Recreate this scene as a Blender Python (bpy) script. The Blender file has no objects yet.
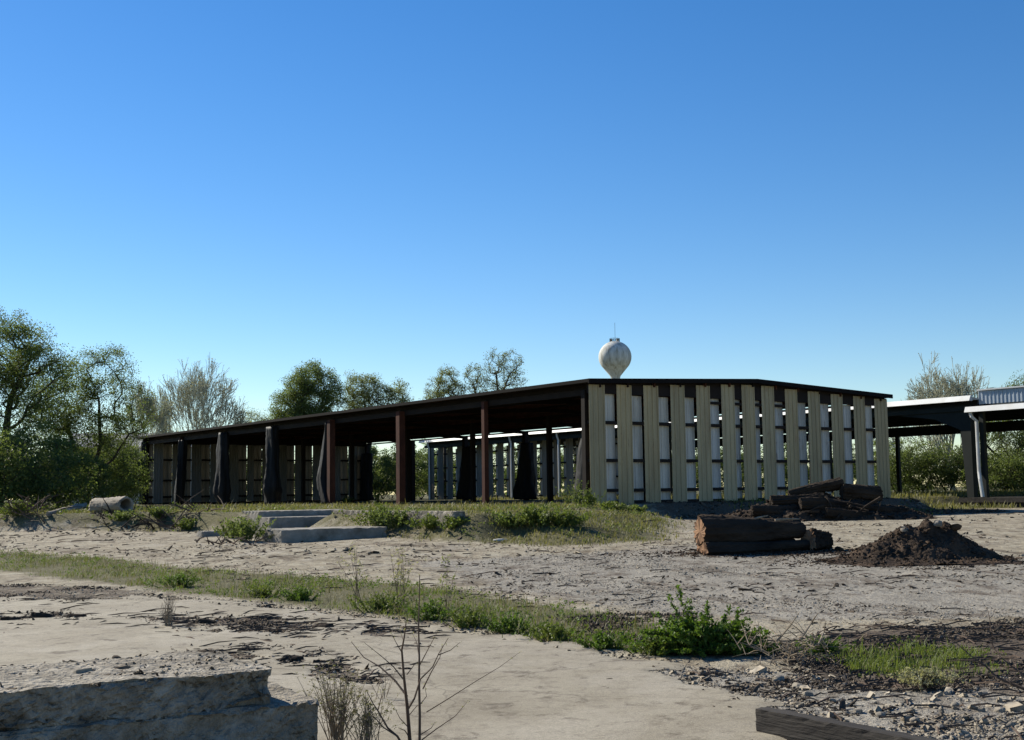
import bpy, math, random
import numpy as np
from mathutils import Matrix, Vector, Euler
R_ = math.radians
rng = np.random.default_rng(7)
random.seed(7)

# ------------------------------------------------------------------ camera, sky, sun, exposure
SC = bpy.context.scene
FPX, EYE, PITCH, ROLL = 1251.0, 1.6, R_(5.6), 0.0137
cam = bpy.data.cameras.new('camera')
cam.sensor_width = 36.0
cam.lens = FPX / 1024 * 36
cam.clip_start, cam.clip_end = 0.1, 6000
camo = bpy.data.objects.new('camera', cam)
SC.collection.objects.link(camo)
CAMROT = Matrix.Rotation(math.pi / 2 + PITCH, 3, 'X') @ Matrix.Rotation(-ROLL, 3, 'Z')
camo.matrix_world = Matrix.Translation((0, 0, EYE)) @ CAMROT.to_4x4()
SC.camera = camo

SUN_HEAD, SUN_EL = R_(-50), R_(33)          # heading clockwise from +Y (straight ahead)
wd = bpy.data.worlds.new('World')
SC.world = wd
wd.use_nodes = True
nt = wd.node_tree
sky = nt.nodes.new('ShaderNodeTexSky')
sky.sky_type = 'NISHITA'
sky.sun_disc = False
sky.sun_elevation = SUN_EL
sky.sun_rotation = SUN_HEAD
sky.altitude = 200
sky.air_density, sky.dust_density, sky.ozone_density = 1.0, 0.05, 3.0
bgn = nt.nodes['Background']
bgn.inputs['Strength'].default_value = 0.079
hs = nt.nodes.new('ShaderNodeHueSaturation')
hs.inputs['Hue'].default_value = 0.506
hs.inputs['Saturation'].default_value = 1.32
nt.links.new(sky.outputs[0], hs.inputs['Color'])
nt.links.new(hs.outputs[0], bgn.inputs['Color'])
sl = bpy.data.lights.new('sun', 'SUN')
sl.energy, sl.angle, sl.color = 5.0, R_(0.55), (1.0, 0.935, 0.80)
so = bpy.data.objects.new('sun', sl)
SC.collection.objects.link(so)
sd = Vector((math.sin(SUN_HEAD) * math.cos(SUN_EL), math.cos(SUN_HEAD) * math.cos(SUN_EL), math.sin(SUN_EL)))
so.rotation_euler = sd.to_track_quat('Z', 'Y').to_euler()
so.location = sd * 300
SC.view_settings.view_transform = 'Standard'
SC.view_settings.look = 'None'
SC.view_settings.exposure = 0.74
SC.view_settings.gamma = 1.0
SC.cycles.max_bounces = 6
SC.cycles.transparent_max_bounces = 8

# ------------------------------------------------------------------ helpers
COL = SC.collection


def tag(o, label=None, cat=None, group=None, kind=None):
    if label: o['label'] = label
    if cat: o['category'] = cat
    if group: o['group'] = group
    if kind: o['kind'] = kind
    return o


def thing(name, label, cat, loc=(0, 0, 0), rz=0.0, group=None):
    o = bpy.data.objects.new(name, None)
    o.empty_display_size = 0.3
    COL.objects.link(o)
    o.location = loc
    o.rotation_euler = (0, 0, rz)
    return tag(o, label, cat, group)


def link_mesh(name, V, F, mat, parent=None, smooth=False, mats=None, fm=None):
    """V (n,3), F either list of tuples or (m,k) array"""
    me = bpy.data.meshes.new(name)
    V = np.asarray(V, dtype=np.float32)
    if isinstance(F, np.ndarray):
        m, k = F.shape
        me.vertices.add(len(V)); me.vertices.foreach_set('co', V.ravel())
        me.loops.add(m * k); me.loops.foreach_set('vertex_index', F.astype(np.int32).ravel())
        me.polygons.add(m)
        me.polygons.foreach_set('loop_start', np.arange(0, m * k, k, dtype=np.int32))
        me.polygons.foreach_set('loop_total', np.full(m, k, dtype=np.int32))
        me.update(calc_edges=True)
    else:
        me.from_pydata([tuple(map(float, v)) for v in V], [], F)
        me.update()
    for mm in (mats or [mat]):
        me.materials.append(mm)
    if fm is not None:
        me.polygons.foreach_set('material_index', np.asarray(fm, dtype=np.int32))
    if smooth:
        me.polygons.foreach_set('use_smooth', np.ones(len(me.polygons), dtype=bool))
    me.validate()
    o = bpy.data.objects.new(name, me)
    COL.objects.link(o)
    if parent is not None:
        o.parent = parent
    return o


class MB:
    def __init__(s): s.v = []; s.f = []

    def add(s, V, F):
        b = len(s.v)
        s.v += [tuple(map(float, p)) for p in V]
        s.f += [tuple(i + b for i in f) for f in F]
        return s

    def box(s, x0, x1, y0, y1, z0, z1):
        V = [(x0, y0, z0), (x1, y0, z0), (x1, y1, z0), (x0, y1, z0), (x0, y0, z1), (x1, y0, z1), (x1, y1, z1), (x0, y1, z1)]
        return s.add(V, [(0, 3, 2, 1), (4, 5, 6, 7), (0, 1, 5, 4), (1, 2, 6, 5), (2, 3, 7, 6), (3, 0, 4, 7)])

    def beam(s, a, b, w, h, up=(0, 0, 1)):
        a, b, up = Vector(a), Vector(b), Vector(up)
        d = (b - a).normalized()
        sx = d.cross(up).normalized(); sz = sx.cross(d).normalized()
        V = []
        for p in (a, b):
            for i, j in ((-1, -1), (1, -1), (1, 1), (-1, 1)):
                V.append(p + sx * (i * w / 2) + sz * (j * h / 2))
        return s.add(V, [(3, 2, 1, 0), (4, 5, 6, 7), (0, 1, 5, 4), (1, 2, 6, 5), (2, 3, 7, 6), (3, 0, 4, 7)])

    def tube(s, pts, rad, n=6, cap=True):
        pts = [Vector(p) for p in pts]
        if not hasattr(rad, '__len__'): rad = [rad] * len(pts)
        V = []; F = []
        ref = Vector((0.31, 0.87, 0.39))
        for i, p in enumerate(pts):
            d = (pts[min(i + 1, len(pts) - 1)] - pts[max(i - 1, 0)]).normalized()
            a = d.cross(ref)
            if a.length < 1e-3: a = d.cross(Vector((1, 0, 0)))
            a.normalize(); b = d.cross(a)
            for k in range(n):
                t = 2 * math.pi * k / n
                V.append(p + (a * math.cos(t) + b * math.sin(t)) * rad[i])
        for i in range(len(pts) - 1):
            for k in range(n):
                F.append((i * n + k, i * n + (k + 1) % n, (i + 1) * n + (k + 1) % n, (i + 1) * n + k))
        if cap:
            F.append(tuple(range(n - 1, -1, -1)))
            F.append(tuple((len(pts) - 1) * n + k for k in range(n)))
        return s.add(V, F)

    def lathe(s, prof, n=32, c=(0, 0)):
        V = []; F = []
        for r, z in prof:
            for k in range(n):
                t = 2 * math.pi * k / n
                V.append((c[0] + r * math.cos(t), c[1] + r * math.sin(t), z))
        for i in range(len(prof) - 1):
            for k in range(n):
                F.append((i * n + k, i * n + (k + 1) % n, (i + 1) * n + (k + 1) % n, (i + 1) * n + k))
        return s.add(V, F)

    def build(s, name, mat, parent=None, smooth=False):
        return link_mesh(name, s.v, s.f, mat, parent, smooth)


# ---- value noise on numpy arrays
_perm = np.random.default_rng(3).random((256, 256)).astype(np.float64)


def vnoise(x, y):
    xi = np.floor(x).astype(int); yi = np.floor(y).astype(int)
    fx = x - xi; fy = y - yi
    fx = fx * fx * (3 - 2 * fx); fy = fy * fy * (3 - 2 * fy)
    g = lambda a, b: _perm[a & 255, b & 255]
    return (g(xi, yi) * (1 - fx) + g(xi + 1, yi) * fx) * (1 - fy) + (g(xi, yi + 1) * (1 - fx) + g(xi + 1, yi + 1) * fx) * fy


def fbm(x, y, o=4):
    t = 0; a = 0.5; n = 0
    for i in range(o):
        t = t + a * vnoise(x * 2 ** i + 17 * i, y * 2 ** i + 5 * i); n += a; a *= 0.5
    return t / n


def sstep(a, b, x):
    t = np.clip((x - a) / (b - a), 0, 1)
    return t * t * (3 - 2 * t)


# ---- building frame: local x runs along the gable wall, local y along the long open side
N0 = np.array([3.312, 54.0])
FA = R_(35.656)
RX = np.array([math.cos(FA), math.sin(FA)])
LY = np.array([-math.sin(FA), math.cos(FA)])


def frame(t, s): return N0 + RX * t + LY * s


# ---- terrain
def sdpoly(px, py, poly):
    """signed distance, positive inside"""
    poly = np.asarray(poly, float)
    d = np.full(np.shape(px), 1e9); ins = np.zeros(np.shape(px), bool)
    for i in range(len(poly)):
        ax, ay = poly[i]; bx, by = poly[(i + 1) % len(poly)]
        ex, ey = bx - ax, by - ay
        t = np.clip(((px - ax) * ex + (py - ay) * ey) / (ex * ex + ey * ey + 1e-12), 0, 1)
        d = np.minimum(d, np.hypot(px - ax - t * ex, py - ay - t * ey))
        c = ((ay > py) != (by > py))
        with np.errstate(divide='ignore', invalid='ignore'):
            xx = ax + (py - ay) / (by - ay + 1e-15) * ex
        ins ^= c & (px < xx)
    return np.where(ins, d, -d)


PAD = [(-130, 60), (-60, 54), (-22, 48.5), (-12, 45.9), (-9.3, 43.9), (-6.2, 46.1), (-5.4, 44.6), (-5.7, 41.0), (-1.0, 35.2), (.6, 36.4), (1.8, 40), (3.2, 46.5), tuple(frame(1.0, -1.3)), tuple(frame(20.8, -1.0)),
       tuple(frame(21.5, 2)), tuple(frame(29, 4)), tuple(frame(60, 4)), tuple(frame(60, 200)), (-130, 200)]


def ground_z(x, y):
    x = np.asarray(x, float); y = np.asarray(y, float)
    base = np.interp(y, [0, 18, 27, 33, 40, 50, 62, 90, 200, 400], [0, 0, .09, .28, .42, .44, .40, .62, 1.0, 1.0])
    sd = sdpoly(x, y, PAD)
    wdt = 1.5 + 2.6 * sstep(-.5, 1.5, x) * sstep(50, 46, y)
    k = sstep(-1 * wdt, 0.1, sd + (fbm(x * .35, y * .35, 2) - .5) * 1.0)
    z = base + (1.04 - base) * k * (y < 260)
    z = z + (fbm(x * .12 + 3, y * .12, 3) - .5) * .10 * sstep(12, 20, y) * (1 - k) + (fbm(x * .9, y * .9, 3) - .5) * .035 * sstep(9, 14, y)
    # gravel mound right of the near slab
    m = np.exp(-(((x - 3.3) / 1.7) ** 2 + ((y - 9.0) / 1.6) ** 2))
    return z + .10 * m


def gz(x, y): return float(ground_z(np.array([x]), np.array([y]))[0])


def ray(px, py):
    d = CAMROT @ Vector(((px - 512) / FPX, -(py - 370) / FPX, -1))
    return d


def at(px, py):
    """the spot on the ground seen at a pixel"""
    d = ray(px, py)
    ys = np.concatenate([np.arange(4, 40, .02), np.arange(40, 400, .1)])
    xs = ys * d.x / d.y; zs = EYE + ys * d.z / d.y
    g = ground_z(xs, ys)
    i = np.argmax(zs < g)
    if zs[i] >= g[i]: i = len(ys) - 1
    return Vector((xs[i], ys[i], g[i]))


def on(px, py, Y):
    d = ray(px, py)
    k = Y / d.y
    return Vector((d.x * k, Y, EYE + d.z * k))


# ------------------------------------------------------------------ materials
def new_mat(name):
    m = bpy.data.materials.new(name); m.use_nodes = True
    t = m.node_tree; b = t.nodes['Principled BSDF']
    return m, t, b


def N(t, typ, **kw):
    n = t.nodes.new(typ)
    for k, v in kw.items():
        if k in n.inputs: n.inputs[k].default_value = v
        else: setattr(n, k, v)
    return n


def ramp(t, src, stops):
    r = t.nodes.new('ShaderNodeValToRGB')
    cr = r.color_ramp
    while len(cr.elements) < len(stops): cr.elements.new(0.5)
    for e, (p, c) in zip(cr.elements, stops):
        e.position = p; e.color = (c[0], c[1], c[2], 1) if hasattr(c, '__len__') else (c, c, c, 1)
    t.links.new(src, r.inputs['Fac'])
    return r.outputs['Color']


def mixc(t, fac, a, b, mode='MIX'):
    m = t.nodes.new('ShaderNodeMix'); m.data_type = 'RGBA'; m.blend_type = mode
    for s, v in ((m.inputs[0], fac), (m.inputs[6], a), (m.inputs[7], b)):
        if isinstance(v, (int, float)): s.default_value = v
        elif isinstance(v, tuple): s.default_value = (*v, 1) if len(v) == 3 else v
        else: t.links.new(v, s)
    return m.outputs[2]


def noise(t, scale, detail=4, rough=.55, vec=None, dist=0.0):
    n = N(t, 'ShaderNodeTexNoise', Scale=scale, Detail=detail, Roughness=rough, Distortion=dist)
    if vec is not None: t.links.new(vec, n.inputs['Vector'])
    return n.outputs['Fac']


def coord(t, kind='Object', scale=None):
    c = t.nodes.new('ShaderNodeTexCoord').outputs[kind]
    if scale is None: return c
    mp = t.nodes.new('ShaderNodeMapping'); mp.inputs['Scale'].default_value = scale
    t.links.new(c, mp.inputs['Vector'])
    return mp.outputs[0]


def bump(t, b, h, strength=.5, dist=.02):
    n = N(t, 'ShaderNodeBump', Strength=strength, Distance=dist)
    t.links.new(h, n.inputs['Height']); t.links.new(n.outputs[0], b.inputs['Normal'])


def weathered(name, c1, c2, scale=(1, 1, 1), ns=3.0, rough=.8, bs=.3, bd=.01, spec=.3, dirt=None, dscale=1.2, metallic=0.0, fine=40, tint=False):
    m, t, b = new_mat(name)
    v = coord(t, 'Object', scale)
    n1 = noise(t, ns, 6, .62, v)
    c = ramp(t, n1, [(.28, c1), (.72, c2)])
    if dirt:
        c = mixc(t, ramp(t, noise(t, dscale, 5, .65, v), [(.48, 0.0), (.72, 1.0)]), c, dirt)
    n2 = noise(t, fine, 3, .6, v)
    c = mixc(t, .35, c, ramp(t, n2, [(.25, .45), (.75, 1.0)]), 'MULTIPLY')
    if tint:
        oi = t.nodes.new('ShaderNodeObjectInfo')
        c = mixc(t, 1.0, c, ramp(t, oi.outputs['Random'], [(0, (.80, .80, .78)), (.5, (1, 1, 1)), (1, (1.0, .95, .86))]), 'MULTIPLY')
        vst = noise(t, 5, 5, .6, coord(t, 'Object', (1, 1, .06)))
        c = mixc(t, .5, c, ramp(t, vst, [(.3, .55), (.6, 1.0)]), 'MULTIPLY')
        rst = ramp(t, noise(t, 2.0, 6, .75, coord(t, 'Object', (1, 1, .3))), [(.60, 0.0), (.70, .7)])
        c = mixc(t, rst, c, (.17, .09, .045))
    t.links.new(c, b.inputs['Base Color'])
    b.inputs['Roughness'].default_value = rough
    b.inputs['Specular IOR Level'].default_value = spec
    b.inputs['Metallic'].default_value = metallic
    bump(t, b, n2, bs, bd)
    return m


def leaf_mat(name, c1, c2, c3, ns=.5, trans=.35):
    m, t, b = new_mat(name)
    v = coord(t, 'Object')
    n1 = noise(t, ns, 3, .6, v)
    n2 = noise(t, ns * 25, 2, .5, v)
    c = mixc(t, .5, ramp(t, n1, [(.3, c1), (.7, c2)]), ramp(t, n2, [(.3, c1), (.7, c3)]))
    t.links.new(c, b.inputs['Base Color'])
    b.inputs['Roughness'].default_value = .6
    b.inputs['Specular IOR Level'].default_value = .25
    tr = t.nodes.new('ShaderNodeBsdfTranslucent')
    t.links.new(mixc(t, 1.0, c, (1.0, 1.0, .6), 'MULTIPLY'), tr.inputs['Color'])
    mx = t.nodes.new('ShaderNodeMixShader'); mx.inputs[0].default_value = trans
    t.links.new(b.outputs[0], mx.inputs[1]); t.links.new(tr.outputs[0], mx.inputs[2])
    t.links.new(mx.outputs[0], t.nodes['Material Output'].inputs['Surface'])
    return m


M = {}
M['tan'] = weathered('tan_paint', (.42, .345, .205), (.475, .395, .24), (1, 1, .25), 1.5, .55, .1, .004, .35, (.35, .275, .16), .9, tint=True)
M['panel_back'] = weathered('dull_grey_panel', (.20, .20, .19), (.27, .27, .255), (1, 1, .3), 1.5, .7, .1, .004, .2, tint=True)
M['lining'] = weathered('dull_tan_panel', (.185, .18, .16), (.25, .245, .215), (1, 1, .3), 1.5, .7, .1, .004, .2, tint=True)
M['white_panel'] = weathered('white_paint', (.55, .545, .525), (.68, .675, .655), (1, 1, .3), 1.5, .5, .1, .004, .35, (.46, .44, .40), 1.2, tint=True)
M['grey_panel'] = weathered('blue_grey_paint', (.36, .41, .46), (.44, .49, .54), (1, 1, .3), 1.5, .5, .1, .004, .35)
M['far_panel'] = weathered('pale_tan_paint', (.52, .50, .44), (.60, .58, .51), (1, 1, .3), 1.5, .6, .1, .004, .3)
M['girt'] = weathered('dark_primer', (.014, .011, .010), (.026, .019, .016), (1, 1, 1), 2, .8, .2, .004, .15)
M['rust'] = weathered('rust_red_primer', (.060, .024, .017), (.11, .045, .03), (1, 1, .5), 2.5, .85, .2, .004, .15, (.035, .018, .015), 1.5)
M['roof_under'] = weathered('dark_roof_sheet', (.022, .017, .015), (.04, .03, .026), (1, 1, 1), .6, .85, .2, .01, .15, (.07, .03, .018), .35)
M['roof_trim'] = weathered('dark_brown_trim', (.008, .007, .007), (.014, .012, .011), (1, 1, 1), 1.2, .9, .15, .004, .1)
M['white_trim'] = weathered('white_gutter', (.58, .59, .58), (.70, .71, .70), (1, 1, 1), .8, .5, .1, .004, .3, (.48, .46, .42), .6)
M['green_steel'] = weathered('dark_green_steel', (.010, .014, .013), (.018, .023, .021), (1, 1, 1), 1.0, .75, .15, .004, .2)
M['roof_metal'] = weathered('galvanised_roof', (.36, .36, .35), (.48, .48, .47), (1, 1, 1), .5, .5, .15, .004, .4, (.25, .16, .1), .25)
M['tarp'] = weathered('black_tarp', (.005, .0055, .007), (.010, .011, .013), (1, 1, .4), 3, .65, .5, .03, .2, None, 1, 0, 8)
M['tank'] = weathered('weathered_tank_paint', (.46, .465, .43), (.70, .705, .67), (.5, .5, .07), 1.2, .75, .05, .01, .2, (.24, .215, .155), 1.4, 0, 3)
M['concrete'] = weathered('old_concrete', (.22, .20, .17), (.36, .335, .29), (1, 1, 1), 1.8, .92, .7, .012, .2, (.13, .115, .09), 1.3, 0, 60)
M['lump'] = weathered('broken_concrete', (.14, .118, .088), (.43, .39, .32), (1, 1, 1), 5.5, .95, 1.0, .05, .15, (.05, .041, .03), 2.6, 0, 20)
M['wood_old'] = weathered('grey_timber', (.026, .023, .021), (.075, .066, .057), (.15, 1.6, 1.6), 12, .9, .8, .012, .15, (.018, .016, .015), 3.0)
M['bark'] = weathered('dark_bark', (.024, .019, .015), (.075, .056, .042), (.3, 1, 1), 6, .97, 1.0, .04, .1, (.014, .012, .010), 3.0, 0, 22)
M['cutwood'] = weathered('cut_wood', (.24, .125, .065), (.38, .225, .125), (1, 1, 1), 5, .85, .5, .01, .2, (.10, .05, .03), 3.5)
M['pale_bark'] = weathered('bleached_bark', (.26, .22, .17), (.44, .39, .32), (.3, 1, 1), 5, .9, .8, .02, .2, (.09, .07, .05), 2.5)
M['twig'] = weathered('twig_bark', (.07, .048, .035), (.14, .10, .075), (1, 1, 1), 8, .9, .3, .004, .2)
M['dry_twig'] = weathered('dry_twig', (.20, .155, .105), (.36, .29, .21), (1, 1, 1), 8, .9, .3, .004, .2)
M['limb'] = weathered('tree_limb', (.035, .029, .023), (.085, .07, .056), (1, 1, .4), 2, .95, .5, .03, .15)
M['pale_limb'] = weathered('pale_tree_limb', (.33, .33, .24), (.45, .45, .34), (1, 1, .4), 2, .95, .5, .03, .15)
M['soil'] = weathered('dark_soil', (.022, .016, .012), (.07, .05, .036), (1, 1, 1), 3.5, .98, 1.0, .04, .1, (.10, .068, .046), 2.0, 0, 14)
M['chip'] = weathered('bark_chips', (.032, .026, .021), (.11, .088, .067), (1, 1, 1), 1.3, .95, .4, .006, .15, (.19, .155, .12), 2.2)
M['stone'] = weathered('pale_stone', (.20, .17, .13), (.40, .355, .285), (1, 1, 1), 2.0, .95, .4, .006, .12, (.13, .105, .075), 2.2)
M['leaf'] = leaf_mat('mid_green_leaf', (.085, .12, .034), (.15, .195, .06), (.20, .24, .085), .5, .55)
M['leaf_dark'] = leaf_mat('dark_green_leaf', (.06, .09, .03), (.105, .145, .046), (.14, .175, .06), .4, .52)
M['leaf_pale'] = leaf_mat('pale_green_leaf', (.13, .155, .06), (.19, .215, .09), (.23, .25, .115), .4, .55)
M['leaf_bud'] = leaf_mat('olive_bud', (.26, .255, .15), (.34, .33, .2), (.38, .36, .24), .4, .5)
M['leaf_bush'] = leaf_mat('fresh_bush_leaf', (.05, .10, .012), (.11, .185, .022), (.16, .235, .045), 6, .45)
M['weed'] = leaf_mat('weed_leaf', (.08, .12, .022), (.14, .185, .04), (.19, .21, .06), 2, .45)
M['grass'] = leaf_mat('grass_blade', (.085, .13, .022), (.15, .195, .04), (.21, .215, .075), .8, .45)
M['dry_grass'] = leaf_mat('dry_grass_blade', (.17, .145, .075), (.25, .22, .12), (.16, .16, .06), .8, .3)
M['hay'] = leaf_mat('olive_grass_blade', (.13, .14, .045), (.20, .19, .07), (.26, .225, .11), .4, .4)


def ground_material():
    m, t, b = new_mat('yard_ground')
    v = coord(t, 'Object')
    vs = coord(t, 'Object', (1.1, .7, 1))
    att = t.nodes.new('ShaderNodeAttribute'); att.attribute_name = 'zone'
    sep = t.nodes.new('ShaderNodeSeparateColor'); t.links.new(att.outputs['Color'], sep.inputs[0])

    def edge(ch, nz, k=.9):
        a = t.nodes.new('ShaderNodeMath'); a.operation = 'MULTIPLY_ADD'
        t.links.new(nz, a.inputs[0]); a.inputs[1].default_value = k; a.inputs[2].default_value = -k / 2
        s = t.nodes.new('ShaderNodeMath'); s.operation = 'ADD'
        t.links.new(ch, s.inputs[0]); t.links.new(a.outputs[0], s.inputs[1])
        return ramp(t, s.outputs[0], [(.38, 0.0), (.62, 1.0)])
    n_big = noise(t, .35, 5, .6, vs)
    n_mid = noise(t, 2.2, 6, .65, vs)
    n_fine = noise(t, 22, 4, .7, v)
    n_grit = noise(t, 90, 2, .6, v)
    dirt = ramp(t, n_mid, [(.25, (.15, .12, .08)), (.40, (.31, .262, .185)), (.56, (.42, .37, .275)), (.8, (.52, .47, .37))])
    grav = ramp(t, n_fine, [(.28, (.18, .16, .128)), (.5, (.39, .355, .295)), (.75, (.52, .48, .405))])
    grav = mixc(t, .6, grav, ramp(t, noise(t, 1.3, 6, .68, vs), [(.32, .50), (.62, 1.0)]), 'MULTIPLY')
    c = mixc(t, edge(sep.outputs[1], n_mid), dirt, grav)
    wob = coord(t, 'Object', (1.3, .6, 1))
    v2 = coord(t, 'Object', (1, .45, 1))
    streak = ramp(t, noise(t, 1.0, 8, .75, wob, .8), [(.51, 0.0), (.61, .75)])
    c = mixc(t, streak, c, (.115, .085, .06))
    spots = ramp(t, noise(t, 5.5, 6, .74, v2), [(.55, 0.0), (.64, .75)])
    c = mixc(t, spots, c, (.09, .067, .048))
    pale = ramp(t, noise(t, .7, 6, .7, wob, .5), [(.56, 0.0), (.68, .6)])
    c = mixc(t, pale, c, (.50, .45, .37))
    grs = ramp(t, n_fine, [(.3, (.08, .075, .035)), (.7, (.20, .18, .09))])
    c = mixc(t, edge(sep.outputs[0], noise(t, 1.6, 5, .7, v)), c, grs)
    mul_shade = ramp(t, n_fine, [(.3, (.06, .045, .033)), (.5, (.13, .10, .073)), (.75, (.24, .195, .145))])  # mulch colour, also used as painted shade before the end wall
    c = mixc(t, edge(sep.outputs[2], noise(t, 2.6, 5, .7, v)), c, mul_shade)
    c = mixc(t, .5, c, ramp(t, n_grit, [(.25, .5), (.7, 1.0)]), 'MULTIPLY')
    c = mixc(t, .35, c, ramp(t, n_big, [(.3, .6), (.7, 1.0)]), 'MULTIPLY')
    t.links.new(c, b.inputs['Base Color'])
    b.inputs['Roughness'].default_value = .96
    b.inputs['Specular IOR Level'].default_value = .15
    hm = t.nodes.new('ShaderNodeMath'); hm.operation = 'MULTIPLY_ADD'
    t.links.new(n_mid, hm.inputs[0]); hm.inputs[1].default_value = 2.2; t.links.new(n_fine, hm.inputs[2])
    bump(t, b, hm.outputs[0], 1.0, .05)
    return m


def slab_material():
    m, t, b = new_mat('yard_concrete')
    v = coord(t, 'Object')
    n1 = noise(t, .9, 6, .65, v)
    n2 = noise(t, 6, 5, .65, v)
    n3 = noise(t, 120, 2, .6, v)
    c = ramp(t, n1, [(.3, (.25, .215, .155)), (.7, (.36, .32, .242))])
    c = mixc(t, ramp(t, n2, [(.50, 0.0), (.70, .6)]), c, (.15, .12, .085))
    c = mixc(t, ramp(t, noise(t, .55, 6, .7, v, .6), [(.46, 0.0), (.62, .55)]), c, (.40, .36, .29))
    c = mixc(t, ramp(t, noise(t, 2.2, 7, .75, v, .4), [(.56, 0.0), (.63, .7)]), c, (.095, .072, .05))
    c = mixc(t, .6, c, ramp(t, n3, [(.3, .35), (.62, 1.0)]), 'MULTIPLY')
    c = mixc(t, .4, c, ramp(t, noise(t, 30, 4, .7, v), [(.32, .45), (.6, 1.0)]), 'MULTIPLY')
    crk = N(t, 'ShaderNodeTexVoronoi', Scale=.28); crk.feature = 'DISTANCE_TO_EDGE'
    wv = N(t, 'ShaderNodeVectorMath'); wv.operation = 'MULTIPLY_ADD'
    nzc = N(t, 'ShaderNodeTexNoise', Scale=1.6, Detail=5.0); t.links.new(v, nzc.inputs['Vector'])
    t.links.new(nzc.outputs['Color'], wv.inputs[0]); wv.inputs[1].default_value = (.7, .7, 0); t.links.new(v, wv.inputs[2])
    t.links.new(wv.outputs[0], crk.inputs['Vector'])
    c = mixc(t, ramp(t, crk.outputs['Distance'], [(.0015, .55), (.004, 0.0)]), c, (.07, .055, .04))
    sp = N(t, 'ShaderNodeTexVoronoi', Scale=38.0); t.links.new(v, sp.inputs['Vector'])
    c = mixc(t, ramp(t, sp.outputs['Distance'], [(.06, .55), (.14, 0.0)]), c, (.46, .42, .35))
    t.links.new(c, b.inputs['Base Color'])
    b.inputs['Roughness'].default_value = .9
    b.inputs['Specular IOR Level'].default_value = .25
    bump(t, b, n3, .5, .006)
    return m


# ------------------------------------------------------------------ ground
def P(pts): return [tuple(at(x, y)[:2]) for x, y in pts]


Z_CONC = P([(-120, 592), (0, 594), (150, 597), (300, 610), (420, 624), (480, 632), (560, 645), (640, 660), (700, 678), (740, 700), (790, 739)]) + [(1.7, 6), (1.6, -6), (-14, -6), (-14, 20)]
Z_STRIP = P([(-120, 545), (0, 552), (100, 558), (250, 573), (400, 584), (520, 601), (640, 622), (680, 640), (665, 656), (600, 648), (520, 637), (430, 621), (300, 605), (130, 586), (0, 570), (-120, 562)])
Z_BERM = P([(210, 512), (260, 528), (262, 508), (395, 510), (560, 506), (640, 508), (668, 520), (660, 540), (560, 546), (440, 540), (380, 530)])
Z_BERM2 = P([(-150, 508), (0, 508), (230, 511), (300, 512), (230, 525), (100, 527), (0, 523), (-150, 520)])
Z_PATCH = P([(838, 652), (900, 640), (985, 655), (985, 676), (900, 680), (850, 670)])
Z_FARGR = [tuple(frame(21, -2)), tuple(frame(24, -4)), tuple(frame(40, -6)), tuple(frame(60, -10)), tuple(frame(80, 0)), tuple(frame(60, 60)), tuple(frame(22, 60))]
Z_PADGR = [(-130, 62), (-60, 56), (-22, 49.5), (-12, 46.4), (-9.3, 44.4), (-6.2, 46.6), (-5.0, 44.6), (-5.3, 41.4), (-.8, 35.8), (.5, 36.9), (1.5, 40.5), (2.9, 47), tuple(frame(1.0, -1)), tuple(frame(0, 60)), (-60, 140), (-130, 140)]
Z_WALLSHADE = [tuple(frame(2, .5)), tuple(frame(3.5, -7.5)), tuple(frame(8, -9)), tuple(frame(17, -9)), tuple(frame(22, -5)), tuple(frame(20.5, .5))]
Z_MULCH = P([(660, 655), (760, 650), (860, 690), (1100, 690), (1100, 610), (980, 625), (830, 628), (770, 640)])
Z_MULCH2 = P([(570, 617), (680, 612), (760, 640), (700, 650), (610, 640)])
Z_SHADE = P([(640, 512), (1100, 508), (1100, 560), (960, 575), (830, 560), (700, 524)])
Z_GRAVEL = P([(420, 562), (700, 545), (1100, 560), (1100, 610), (960, 620), (760, 620), (640, 610), (500, 590)])
Z_GRAVEL2 = P([(640, 668), (760, 672), (900, 676), (1120, 680), (1120, 800), (800, 760), (745, 700)])
# debris bands on the near slab
Z_DEB = [P([(-60, 583), (60, 585), (150, 590), (160, 600), (60, 603), (-60, 600)]), P([(-60, 611), (80, 612), (90, 620), (-60, 622)]),
         P([(120, 618), (200, 612), (330, 620), (430, 630), (440, 640), (300, 640), (180, 632)]),
         P([(160, 655), (240, 643), (330, 655), (390, 668), (390, 688), (300, 680)])]


def fuzzy(poly, x, y, soft=.5):
    return np.clip(.5 + sdpoly(x, y, poly) / (2 * soft), 0, 1)


def soft_y(y): return np.clip(y * .035, .2, 2.5)


def zones(x, y):
    s = soft_y(y)
    g = np.zeros_like(x)
    for pl in (Z_STRIP, Z_BERM, Z_BERM2, Z_PATCH, Z_FARGR, Z_PADGR):
        g = np.maximum(g, np.clip(.5 + sdpoly(x, y, pl) / (2 * s), 0, 1))
    g = np.maximum(g, sstep(75, 95, y))
    gr = np.zeros_like(x)
    for pl in (Z_GRAVEL, Z_GRAVEL2):
        gr = np.maximum(gr, np.clip(.5 + sdpoly(x, y, pl) / (3 * s), 0, 1))
    mu_shade = np.zeros_like(x)
    for pl, w in [(Z_MULCH, .75), (Z_MULCH2, .55), (Z_SHADE, .3), (Z_WALLSHADE, 1.0)]:  # last two zones paint the shed's shadow into the ground as dark soil
        mu_shade = np.maximum(mu_shade, w * np.clip(.5 + sdpoly(x, y, pl) / (3 * s), 0, 1))
    for pl in Z_DEB:
        mu_shade = np.maximum(mu_shade, .6 * np.clip(.5 + sdpoly(x, y, pl) / (1.0 * s), 0, 1))
    return g, gr, mu_shade


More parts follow.
